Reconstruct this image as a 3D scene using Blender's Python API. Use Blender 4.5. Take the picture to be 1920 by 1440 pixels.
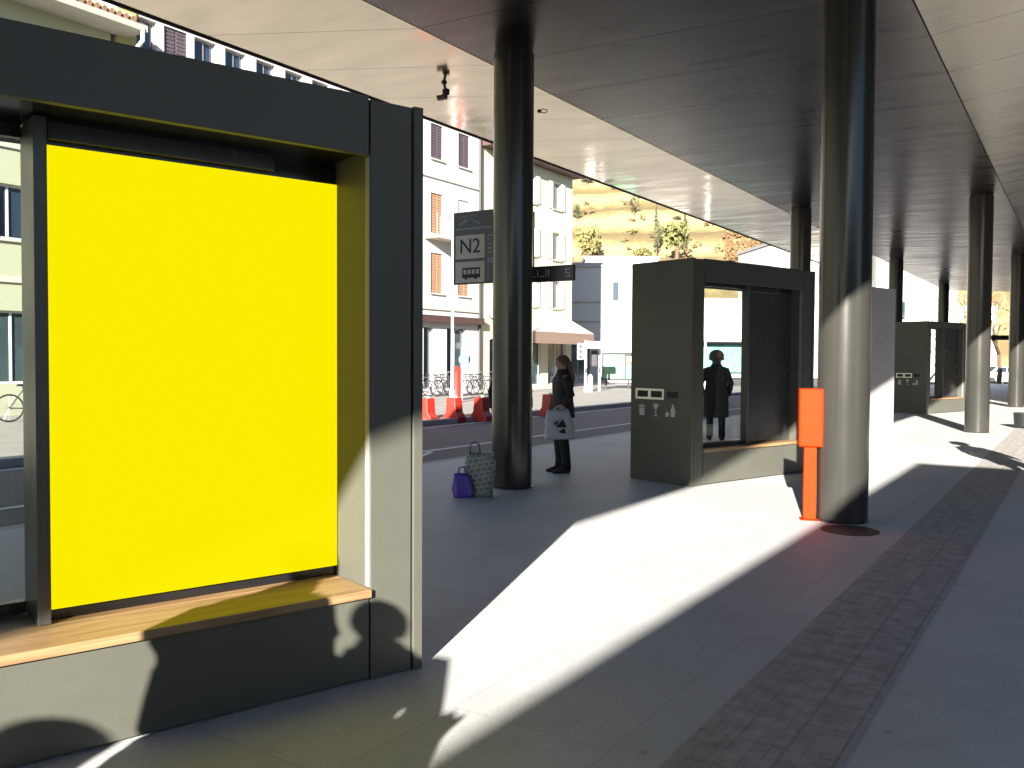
import bpy, bmesh, math, random
from math import sin, cos, tan, pi, radians, atan2, sqrt
from mathutils import Vector, Matrix, Euler, noise

for o in list(bpy.data.objects):
    bpy.data.objects.remove(o)
scene = bpy.context.scene
C = scene.collection
random.seed(11)

# ------------------------------------------------------------------ camera
CAM_H = 1.6
cam_d = bpy.data.cameras.new("camera")
cam = bpy.data.objects.new("camera", cam_d)
C.objects.link(cam)
cam_d.sensor_width = 36.0
cam_d.lens = 36.0 * 1650 / 1920
cam_d.clip_start = 0.05
cam_d.clip_end = 3000
cam.matrix_world = (Matrix.Translation((0, 0, CAM_H)) @ Matrix.Rotation(radians(90 - 1.67), 4, 'X')
                    @ Matrix.Rotation(radians(0.3), 4, 'Z'))
scene.camera = cam

# ------------------------------------------------------------------ sky, sun, exposure
SUN_AZ = radians(15.0)        # azimuth (from +Y, clockwise) the light travels towards
SUN_EL = radians(17.4)
SDIR = Vector((sin(SUN_AZ) * cos(SUN_EL), cos(SUN_AZ) * cos(SUN_EL), -sin(SUN_EL)))
world = bpy.data.worlds.new("World")
scene.world = world
world.use_nodes = True
nt = world.node_tree
bg = nt.nodes['Background']
sky = nt.nodes.new('ShaderNodeTexSky')
sky.sky_type = 'NISHITA'
sky.sun_disc = False
sky.sun_elevation = SUN_EL
sky.sun_rotation = SUN_AZ + pi
sky.altitude = 200
sky.air_density = 1.0
sky.dust_density = 0.6
sky.ozone_density = 3.5
nt.links.new(sky.outputs[0], bg.inputs[0])
bg.inputs[1].default_value = 0.05
sun_d = bpy.data.lights.new("sun", 'SUN')
sun_d.energy = 5.0
sun_d.angle = radians(0.45)
sun_d.color = (1.0, 0.95, 0.86)
sun = bpy.data.objects.new("sun", sun_d)
C.objects.link(sun)
sun.rotation_euler = SDIR.to_track_quat('-Z', 'Y').to_euler()
sun.location = (-20, -60, 40)
scene.view_settings.view_transform = 'Standard'
scene.view_settings.look = 'None'
scene.view_settings.gamma = 1
EXPO = 2.18
scene.view_settings.exposure = EXPO
scene.cycles.max_bounces = 7
scene.cycles.caustics_reflective = False
scene.cycles.caustics_refractive = False
scene.cycles.use_denoising = True

# ------------------------------------------------------------------ frames
TH = radians(33.1)                     # azimuth of the platform and the street
U = Vector((sin(TH), cos(TH), 0))      # along the platform
V = Vector((cos(TH), -sin(TH), 0))     # to its right
def pa(p, a, z=0.0):
    return V * p + U * a + Vector((0, 0, z))
ROT_PA = -TH                           # local x = p, local y = a
ROT_ST = pi / 2 - TH                   # local x = a (along the facade), local -y towards the street
KZ = radians(38.4)                     # the kiosks stand at their own angle

# ------------------------------------------------------------------ materials
def new_mat(name):
    m = bpy.data.materials.new(name)
    m.use_nodes = True
    return m, m.node_tree, m.node_tree.nodes['Principled BSDF']

def mat(name, col, rough=0.6, metal=0.0, var=0.12, scale=6.0, bump=0.0, bscale=None, stretch=None, spec=0.5, coat=0.0, coords='Object', rvar=0.0):
    m, t, b = new_mat(name)
    N, L = t.nodes, t.links
    b.inputs['Roughness'].default_value = rough
    b.inputs['Metallic'].default_value = metal
    b.inputs['Specular IOR Level'].default_value = spec
    if coat:
        b.inputs['Coat Weight'].default_value = coat
        b.inputs['Coat Roughness'].default_value = 0.15
    tc = N.new('ShaderNodeTexCoord')
    mp = N.new('ShaderNodeMapping')
    if stretch:
        mp.inputs['Scale'].default_value = stretch
    L.new(tc.outputs[coords], mp.inputs[0])
    nz = N.new('ShaderNodeTexNoise')
    nz.inputs['Scale'].default_value = scale
    nz.inputs['Detail'].default_value = 6
    nz.inputs['Roughness'].default_value = 0.62
    L.new(mp.outputs[0], nz.inputs['Vector'])
    mr = N.new('ShaderNodeMapRange')
    mr.inputs[1].default_value = 0.25
    mr.inputs[2].default_value = 0.75
    mr.inputs[3].default_value = 1 - var
    mr.inputs[4].default_value = 1 + var
    L.new(nz.outputs['Fac'], mr.inputs[0])
    mx = N.new('ShaderNodeVectorMath')
    mx.operation = 'SCALE'
    mx.inputs[0].default_value = col[:3]
    L.new(mr.outputs[0], mx.inputs['Scale'])
    L.new(mx.outputs[0], b.inputs['Base Color'])
    if rvar:
        r2 = N.new('ShaderNodeMapRange')
        r2.inputs[1].default_value = 0.25
        r2.inputs[2].default_value = 0.75
        r2.inputs[3].default_value = max(0.02, rough - rvar)
        r2.inputs[4].default_value = rough + rvar
        L.new(nz.outputs['Fac'], r2.inputs[0])
        L.new(r2.outputs[0], b.inputs['Roughness'])
    if bump:
        nb = N.new('ShaderNodeTexNoise')
        nb.inputs['Scale'].default_value = bscale or scale * 5
        nb.inputs['Detail'].default_value = 5
        L.new(mp.outputs[0], nb.inputs['Vector'])
        bp = N.new('ShaderNodeBump')
        bp.inputs['Strength'].default_value = bump
        bp.inputs['Distance'].default_value = 0.02
        L.new(nb.outputs['Fac'], bp.inputs['Height'])
        L.new(bp.outputs[0], b.inputs['Normal'])
    return m

M = {}
M['kiosk'] = mat('kiosk_paint', (0.088, 0.088, 0.071), 0.5, 0.0, 0.06, 3, rvar=0.05, spec=0.40, bump=0.03, bscale=60)
M['kiosk_in'] = mat('kiosk_inner_paint', (0.09, 0.09, 0.078), 0.35, 0.0, 0.08, 3, rvar=0.06)
M['jtrim'] = mat('jamb_trim_paint', (0.26, 0.26, 0.25), 0.5, 0.0, 0.05, 5, spec=0.2)
M['case'] = mat('display_case_black', (0.012, 0.012, 0.013), 0.18, 0.0, 0.1, 4)
M['case_grey'] = mat('display_case_grey', (0.055, 0.053, 0.05), 0.25, 0.0, 0.1, 4, rvar=0.05)
M['trim'] = mat('steel_trim', (0.55, 0.54, 0.5), 0.28, 0.9, 0.08, 8)
M['column'] = mat('column_paint', (0.047, 0.045, 0.040), 0.22, 0.3, 0.05, 1.2, rvar=0.03)
M['orange'] = mat('orange_paint', (0.50, 0.027, 0.001), 0.55, 0.0, 0.06, 5, spec=0.08)
M['dark'] = mat('dark_plastic', (0.02, 0.02, 0.022), 0.45, 0, 0.1, 6)
M['black'] = mat('black_rubber', (0.012, 0.012, 0.012), 0.7, 0, 0.1, 6)
M['white'] = mat('white_paint', (0.78, 0.77, 0.75), 0.5, 0, 0.05, 6)
M['sign'] = mat('sign_face', (0.035, 0.036, 0.045), 0.35, 0, 0.1, 5)
M['signl'] = mat('sign_light_tile', (0.52, 0.51, 0.48), 0.5, 0, 0.05, 5)
M['signb'] = mat('sign_blue_grey', (0.18, 0.22, 0.30), 0.5, 0, 0.1, 5)
M['asphalt'] = mat('asphalt', (0.11, 0.10, 0.105), 0.75, 0, 0.2, 1.2, bump=0.4, bscale=90)
M['farpave'] = mat('far_pavement', (0.27, 0.25, 0.225), 0.8, 0, 0.2, 0.9, bump=0.2, bscale=40)
M['kerb'] = mat('kerb_stone', (0.42, 0.41, 0.40), 0.7, 0, 0.15, 3, bump=0.2)
M['mark'] = mat('road_paint', (0.62, 0.61, 0.58), 0.6, 0, 0.18, 8)
M['earth'] = mat('open_ground', (0.22, 0.2, 0.17), 0.9, 0, 0.3, 0.1)
M['stonedark'] = mat('grey_station_render', (0.14, 0.135, 0.13), 0.8, 0, 0.12, 1.5)
M['plaster'] = mat('white_plaster', (0.46, 0.45, 0.44), 0.8, 0, 0.05, 1.0, bump=0.1, bscale=30)
M['plaster2'] = mat('pinkish_plaster', (0.60, 0.57, 0.555), 0.8, 0, 0.06, 1.0, bump=0.1, bscale=30)
M['cream'] = mat('cream_plaster', (0.40, 0.41, 0.28), 0.8, 0, 0.05, 1.0, bump=0.1, bscale=30)
M['yellow'] = mat('yellow_plaster', (0.44, 0.37, 0.14), 0.8, 0, 0.06, 1.0, bump=0.1, bscale=30)
M['paleyellow'] = mat('pale_yellow_plaster', (0.60, 0.565, 0.41), 0.8, 0, 0.06, 1.0, bump=0.1, bscale=30)
M['stone'] = mat('shop_front_stone', (0.5, 0.46, 0.40), 0.7, 0, 0.12, 1.5, bump=0.1)
M['frame'] = mat('window_frame_paint', (0.30, 0.27, 0.25), 0.5, 0, 0.1, 5)
M['framew'] = mat('window_frame_white', (0.6, 0.6, 0.6), 0.5, 0, 0.1, 5)
M['shutter'] = mat('brown_shutter_wood', (0.40, 0.22, 0.13), 0.6, 0, 0.2, 8)
M['shutterd'] = mat('dark_shutter_wood', (0.10, 0.07, 0.085), 0.6, 0, 0.2, 8)
M['shutterw'] = mat('pale_shutter_wood', (0.62, 0.60, 0.55), 0.6, 0, 0.1, 8)
M['glass'] = mat('window_glass', (0.03, 0.045, 0.07), 0.06, 0, 0.2, 0.6, spec=0.8)
M['shopglass'] = mat('shop_glass', (0.05, 0.075, 0.08), 0.08, 0, 0.3, 1.2, spec=0.8)
M['greenglass'] = mat('green_shop_glass', (0.16, 0.42, 0.34), 0.15, 0, 0.4, 1.5, spec=0.6)
M['tile'] = mat('roof_tile', (0.42, 0.24, 0.14), 0.75, 0, 0.25, 4, bump=0.3)
M['soffitwood'] = mat('eave_boards', (0.40, 0.39, 0.34), 0.7, 0, 0.1, 3)
M['eave'] = mat('brown_eave', (0.075, 0.038, 0.032), 0.6, 0, 0.15, 4)
M['awning'] = mat('awning_cloth', (0.55, 0.50, 0.42), 0.8, 0, 0.1, 4)
M['awningb'] = mat('brown_awning_cloth', (0.24, 0.16, 0.12), 0.8, 0, 0.1, 4)
M['red'] = mat('red_plastic', (0.40, 0.028, 0.018), 0.42, 0, 0.1, 5)
M['signal'] = mat('pale_metal', (0.7, 0.68, 0.72), 0.45, 0.1, 0.05, 5)
M['coat'] = mat('black_coat_cloth', (0.007, 0.007, 0.008), 0.85, 0, 0.25, 20, bump=0.3, bscale=60)
M['jacket'] = mat('dark_jacket_cloth', (0.022, 0.014, 0.016), 0.8, 0, 0.25, 20, bump=0.3, bscale=60)
M['trouser'] = mat('dark_trouser_cloth', (0.012, 0.011, 0.015), 0.85, 0, 0.2, 20)
M['skin'] = mat('skin', (0.42, 0.24, 0.17), 0.55, 0, 0.06, 12)
M['hair'] = mat('blond_hair', (0.14, 0.065, 0.035), 0.55, 0, 0.35, 30, stretch=(4, 4, 1), bump=0.4)
M['hairg'] = mat('grey_knit', (0.10, 0.095, 0.085), 0.85, 0, 0.5, 60, bump=0.7, bscale=90)
M['bagw'] = mat('pale_bag_plastic', (0.50, 0.49, 0.50), 0.4, 0, 0.08, 5, bump=0.5, bscale=9)
M['bagp'] = mat('purple_bag_plastic', (0.13, 0.06, 0.42), 0.35, 0, 0.2, 8, bump=0.6, bscale=14)
M['bagg'] = mat('grey_green_bag', (0.22, 0.23, 0.19), 0.5, 0, 0.3, 14, bump=0.6, bscale=14)
M['trunk'] = mat('bark', (0.12, 0.08, 0.05), 0.9, 0, 0.3, 5)
M['twig'] = mat('pale_twigs', (0.34, 0.24, 0.12), 0.9, 0, 0.3, 5)
M['leafd'] = mat('dark_conifer_leaf', (0.085, 0.085, 0.04), 0.8, 0, 0.5, 0.6)
M['leafo'] = mat('olive_leaf', (0.20, 0.18, 0.06), 0.8, 0, 0.45, 0.6)
M['leafg'] = mat('green_leaf', (0.15, 0.155, 0.05), 0.8, 0, 0.45, 0.6)
M['scrub'] = mat('dry_scrub_leaf', (0.22, 0.13, 0.06), 0.9, 0, 0.4, 0.5)
M['roofsheet'] = mat('roof_sheet', (0.30, 0.30, 0.30), 0.6, 0.2, 0.1, 2)
M['iron'] = mat('cast_iron', (0.05, 0.04, 0.04), 0.6, 0.5, 0.2, 8)
M['carw'] = mat('white_car_paint', (0.75, 0.75, 0.76), 0.25, 0, 0.03, 3, coat=0.5)
M['chrome'] = mat('bike_steel', (0.30, 0.30, 0.33), 0.35, 0.8, 0.1, 6)
M['bikeframe'] = mat('bike_frame_paint', (0.05, 0.05, 0.06), 0.4, 0, 0.1, 6)
M['bluep'] = mat('blue_paint', (0.05, 0.14, 0.22), 0.4, 0, 0.1, 6)

def mat_soffit(name, col, rough, wave=0.35):
    m, t, b = new_mat(name)
    N, L = t.nodes, t.links
    b.inputs['Metallic'].default_value = 1.0
    tc = N.new('ShaderNodeTexCoord')
    mp = N.new('ShaderNodeMapping')
    mp.inputs['Scale'].default_value = (0.35, 1.6, 1)
    L.new(tc.outputs['Object'], mp.inputs[0])
    nz = N.new('ShaderNodeTexNoise')
    nz.inputs['Scale'].default_value = 1.5
    nz.inputs['Detail'].default_value = 5
    L.new(mp.outputs[0], nz.inputs['Vector'])
    r = N.new('ShaderNodeMapRange')
    r.inputs[1].default_value = 0.3; r.inputs[2].default_value = 0.7
    r.inputs[3].default_value = rough - 0.05; r.inputs[4].default_value = rough + 0.06
    L.new(nz.outputs['Fac'], r.inputs[0])
    L.new(r.outputs[0], b.inputs['Roughness'])
    s = N.new('ShaderNodeMapRange')
    s.inputs[1].default_value = 0.3; s.inputs[2].default_value = 0.7
    s.inputs[3].default_value = 0.9; s.inputs[4].default_value = 1.08
    L.new(nz.outputs['Fac'], s.inputs[0])
    v = N.new('ShaderNodeVectorMath'); v.operation = 'SCALE'
    v.inputs[0].default_value = col
    L.new(s.outputs[0], v.inputs['Scale'])
    L.new(v.outputs[0], b.inputs['Base Color'])
    # faint oil-canning of the sheet
    n2 = N.new('ShaderNodeTexNoise')
    n2.inputs['Scale'].default_value = 1.1
    n2.inputs['Detail'].default_value = 2
    mp2 = N.new('ShaderNodeMapping')
    mp2.inputs['Scale'].default_value = (0.5, 1.0, 1)
    L.new(tc.outputs['Object'], mp2.inputs[0])
    L.new(mp2.outputs[0], n2.inputs['Vector'])
    bp = N.new('ShaderNodeBump')
    bp.inputs['Strength'].default_value = wave
    bp.inputs['Distance'].default_value = 0.03
    L.new(n2.outputs['Fac'], bp.inputs['Height'])
    L.new(bp.outputs[0], b.inputs['Normal'])
    return m
M['soffit'] = mat_soffit('brushed_aluminium_soffit', (0.76, 0.675, 0.53), 0.12, 0.45)  # same metal on all facets; base colours mimic what each one reflects
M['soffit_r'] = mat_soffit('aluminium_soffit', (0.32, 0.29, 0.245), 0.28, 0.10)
M['soffit_mid'] = mat_soffit('dark_reflection_soffit', (0.125, 0.112, 0.10), 0.30, 0.08)  # darkened colour stands in for the shaded ground reflected here

def mat_paving():
    m, t, b = new_mat('platform_paving')
    N, L = t.nodes, t.links
    tc = N.new('ShaderNodeTexCoord')
    n1 = N.new('ShaderNodeTexNoise'); n1.inputs['Scale'].default_value = 0.45; n1.inputs['Detail'].default_value = 8; n1.inputs['Roughness'].default_value = 0.65
    n2 = N.new('ShaderNodeTexNoise'); n2.inputs['Scale'].default_value = 70; n2.inputs['Detail'].default_value = 4
    L.new(tc.outputs['Object'], n1.inputs['Vector']); L.new(tc.outputs['Object'], n2.inputs['Vector'])
    br = N.new('ShaderNodeTexBrick')
    br.inputs['Color1'].default_value = (1, 1, 1, 1)
    br.inputs['Color2'].default_value = (0.93, 0.93, 0.93, 1)
    br.inputs['Mortar'].default_value = (0.80, 0.80, 0.80, 1)
    br.inputs['Scale'].default_value = 1.0
    br.inputs['Brick Width'].default_value = 1.6
    br.inputs['Row Height'].default_value = 0.8
    br.inputs['Mortar Size'].default_value = 0.006
    br.inputs['Mortar Smooth'].default_value = 0.3
    mpb = N.new('ShaderNodeMapping')
    mpb.inputs['Rotation'].default_value = (0, 0, pi / 2)
    L.new(tc.outputs['Object'], mpb.inputs[0])
    L.new(mpb.outputs[0], br.inputs['Vector'])
    r1 = N.new('ShaderNodeMapRange'); r1.inputs[1].default_value = 0.3; r1.inputs[2].default_value = 0.7; r1.inputs[3].default_value = 0.90; r1.inputs[4].default_value = 1.08
    r2 = N.new('ShaderNodeMapRange'); r2.inputs[1].default_value = 0.3; r2.inputs[2].default_value = 0.7; r2.inputs[3].default_value = 0.90; r2.inputs[4].default_value = 1.08
    L.new(n1.outputs['Fac'], r1.inputs[0]); L.new(n2.outputs['Fac'], r2.inputs[0])
    mu = N.new('ShaderNodeMath'); mu.operation = 'MULTIPLY'
    L.new(r1.outputs[0], mu.inputs[0]); L.new(r2.outputs[0], mu.inputs[1])
    v = N.new('ShaderNodeVectorMath'); v.operation = 'MULTIPLY'
    v.inputs[1].default_value = (0.58, 0.575, 0.57)
    L.new(br.outputs['Color'], v.inputs[0])
    vo = N.new('ShaderNodeTexVoronoi'); vo.inputs['Scale'].default_value = 2.3; vo.inputs['Randomness'].default_value = 1.0
    L.new(tc.outputs['Object'], vo.inputs['Vector'])
    rs = N.new('ShaderNodeMapRange'); rs.inputs[1].default_value = 0.03; rs.inputs[2].default_value = 0.06; rs.inputs[3].default_value = 0.72; rs.inputs[4].default_value = 1.0
    L.new(vo.outputs['Distance'], rs.inputs[0])
    n3 = N.new('ShaderNodeTexNoise'); n3.inputs['Scale'].default_value = 1.7; n3.inputs['Detail'].default_value = 9; n3.inputs['Roughness'].default_value = 0.75; n3.inputs['Distortion'].default_value = 0.8
    L.new(tc.outputs['Object'], n3.inputs['Vector'])
    r3 = N.new('ShaderNodeMapRange'); r3.inputs[1].default_value = 0.34; r3.inputs[2].default_value = 0.5; r3.inputs[3].default_value = 0.88; r3.inputs[4].default_value = 1.0
    L.new(n3.outputs['Fac'], r3.inputs[0])
    m3 = N.new('ShaderNodeMath'); m3.operation = 'MULTIPLY'
    L.new(rs.outputs[0], m3.inputs[0]); L.new(r3.outputs[0], m3.inputs[1])
    m4 = N.new('ShaderNodeMath'); m4.operation = 'MULTIPLY'
    L.new(mu.outputs[0], m4.inputs[0]); L.new(m3.outputs[0], m4.inputs[1])
    v2 = N.new('ShaderNodeVectorMath'); v2.operation = 'SCALE'
    L.new(v.outputs[0], v2.inputs[0]); L.new(m4.outputs[0], v2.inputs['Scale'])
    L.new(v2.outputs[0], b.inputs['Base Color'])
    b.inputs['Roughness'].default_value = 0.62
    bp = N.new('ShaderNodeBump'); bp.inputs['Strength'].default_value = 0.25; bp.inputs['Distance'].default_value = 0.01
    L.new(n2.outputs['Fac'], bp.inputs['Height'])
    L.new(bp.outputs[0], b.inputs['Normal'])
    return m
M['paving'] = mat_paving()

def mat_tactile():
    m, t, b = new_mat('tactile_paving')
    N, L = t.nodes, t.links
    tc = N.new('ShaderNodeTexCoord')
    br = N.new('ShaderNodeTexBrick')
    br.offset = 0.0
    br.inputs['Color1'].default_value = (0.42, 0.395, 0.365, 1)
    br.inputs['Color2'].default_value = (0.39, 0.365, 0.34, 1)
    br.inputs['Mortar'].default_value = (0.33, 0.31, 0.29, 1)
    br.inputs['Scale'].default_value = 1.0
    br.inputs['Brick Width'].default_value = 0.3
    br.inputs['Row Height'].default_value = 0.2
    br.inputs['Mortar Size'].default_value = 0.008
    mp = N.new('ShaderNodeMapping'); mp.inputs['Rotation'].default_value = (0, 0, pi / 2)
    L.new(tc.outputs['Object'], mp.inputs[0])
    L.new(mp.outputs[0], br.inputs['Vector'])
    n = N.new('ShaderNodeTexNoise'); n.inputs['Scale'].default_value = 9; n.inputs['Detail'].default_value = 6
    L.new(tc.outputs['Object'], n.inputs['Vector'])
    r = N.new('ShaderNodeMapRange'); r.inputs[1].default_value = 0.3; r.inputs[2].default_value = 0.7; r.inputs[3].default_value = 0.75; r.inputs[4].default_value = 1.2
    L.new(n.outputs['Fac'], r.inputs[0])
    v = N.new('ShaderNodeVectorMath'); v.operation = 'SCALE'
    L.new(br.outputs['Color'], v.inputs[0]); L.new(r.outputs[0], v.inputs['Scale'])
    L.new(v.outputs[0], b.inputs['Base Color'])
    b.inputs['Roughness'].default_value = 0.7
    return m
M['tactile'] = mat_tactile()

def mat_wood():
    m, t, b = new_mat('bench_wood')
    N, L = t.nodes, t.links
    tc = N.new('ShaderNodeTexCoord')
    mp = N.new('ShaderNodeMapping'); mp.inputs['Scale'].default_value = (1.2, 16, 16)
    L.new(tc.outputs['Object'], mp.inputs[0])
    n = N.new('ShaderNodeTexNoise'); n.inputs['Scale'].default_value = 2.2; n.inputs['Detail'].default_value = 8; n.inputs['Distortion'].default_value = 0.6
    L.new(mp.outputs[0], n.inputs['Vector'])
    cr = N.new('ShaderNodeValToRGB')
    cr.color_ramp.elements[0].position = 0.3; cr.color_ramp.elements[0].color = (0.22, 0.125, 0.055, 1)
    cr.color_ramp.elements[1].position = 0.7; cr.color_ramp.elements[1].color = (0.36, 0.23, 0.115, 1)
    L.new(n.outputs['Fac'], cr.inputs[0])
    L.new(cr.outputs[0], b.inputs['Base Color'])
    b.inputs['Roughness'].default_value = 0.45
    return m
M['wood'] = mat_wood()

def mat_hill():
    m, t, b = new_mat('terraced_hillside')
    N, L = t.nodes, t.links
    tc = N.new('ShaderNodeTexCoord')
    n = N.new('ShaderNodeTexNoise'); n.inputs['Scale'].default_value = 0.09; n.inputs['Detail'].default_value = 9; n.inputs['Roughness'].default_value = 0.7
    L.new(tc.outputs['Object'], n.inputs['Vector'])
    sep = N.new('ShaderNodeSeparateXYZ'); L.new(tc.outputs['Object'], sep.inputs[0])
    ad = N.new('ShaderNodeMath'); ad.operation = 'MULTIPLY_ADD'
    L.new(n.outputs['Fac'], ad.inputs[0]); ad.inputs[1].default_value = 5.0
    L.new(sep.outputs['Z'], ad.inputs[2])
    w = N.new('ShaderNodeMath'); w.operation = 'SINE'
    sc = N.new('ShaderNodeMath'); sc.operation = 'MULTIPLY'; sc.inputs[1].default_value = 2 * pi / 7.0
    L.new(ad.outputs[0], sc.inputs[0]); L.new(sc.outputs[0], w.inputs[0])
    n2 = N.new('ShaderNodeTexNoise'); n2.inputs['Scale'].default_value = 0.7; n2.inputs['Detail'].default_value = 7; n2.inputs['Roughness'].default_value = 0.75
    mp = N.new('ShaderNodeMapping'); mp.inputs['Scale'].default_value = (1, 0.4, 1)
    L.new(tc.outputs['Object'], mp.inputs[0]); L.new(mp.outputs[0], n2.inputs['Vector'])
    a2 = N.new('ShaderNodeMath'); a2.operation = 'MULTIPLY_ADD'; a2.inputs[1].default_value = 0.34
    L.new(w.outputs[0], a2.inputs[0]); L.new(n2.outputs['Fac'], a2.inputs[2])
    cr = N.new('ShaderNodeValToRGB')
    e = cr.color_ramp.elements
    e[0].position = 0.25; e[0].color = (0.13, 0.095, 0.04, 1)
    e[1].position = 0.85; e[1].color = (0.29, 0.245, 0.11, 1)
    x = e.new(0.5); x.color = (0.20, 0.155, 0.065, 1)
    L.new(a2.outputs[0], cr.inputs[0])
    L.new(cr.outputs[0], b.inputs['Base Color'])
    b.inputs['Roughness'].default_value = 0.95
    return m
M['hill'] = mat_hill()

def mat_glass_pane():
    m = bpy.data.materials.new('clear_glass')
    m.use_nodes = True
    t = m.node_tree
    N, L = t.nodes, t.links
    N.clear()
    out = N.new('ShaderNodeOutputMaterial')
    tr = N.new('ShaderNodeBsdfTransparent'); tr.inputs[0].default_value = (0.93, 0.95, 0.94, 1)
    gl = N.new('ShaderNodeBsdfGlossy'); gl.inputs['Roughness'].default_value = 0.02
    fr = N.new('ShaderNodeFresnel'); fr.inputs[0].default_value = 1.45
    mx = N.new('ShaderNodeMixShader')
    ge = N.new('ShaderNodeNewGeometry')
    inv = N.new('ShaderNodeMath'); inv.operation = 'SUBTRACT'; inv.inputs[0].default_value = 1.0
    L.new(ge.outputs['Backfacing'], inv.inputs[1])
    mul = N.new('ShaderNodeMath'); mul.operation = 'MULTIPLY'
    L.new(fr.outputs[0], mul.inputs[0]); L.new(inv.outputs[0], mul.inputs[1])
    L.new(mul.outputs[0], mx.inputs[0]); L.new(tr.outputs[0], mx.inputs[1]); L.new(gl.outputs[0], mx.inputs[2])
    L.new(mx.outputs[0], out.inputs[0])
    return m
M['clear'] = mat_glass_pane()

def mat_glow_poster():
    m, t, b = new_mat('glowing_yellow_film')
    b.inputs['Base Color'].default_value = (0.006, 0.005, 0.0, 1)
    b.inputs['Roughness'].default_value = 0.6
    b.inputs['Specular IOR Level'].default_value = 0.03
    b.inputs['Emission Color'].default_value = (1.0, 0.875, 0.0, 1)
    b.inputs['Emission Strength'].default_value = 0.97 / (2 ** EXPO)  # added glow keeps the sheet bright in shade; no lamp behind it
    return m
M['poster'] = mat_glow_poster()

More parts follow.
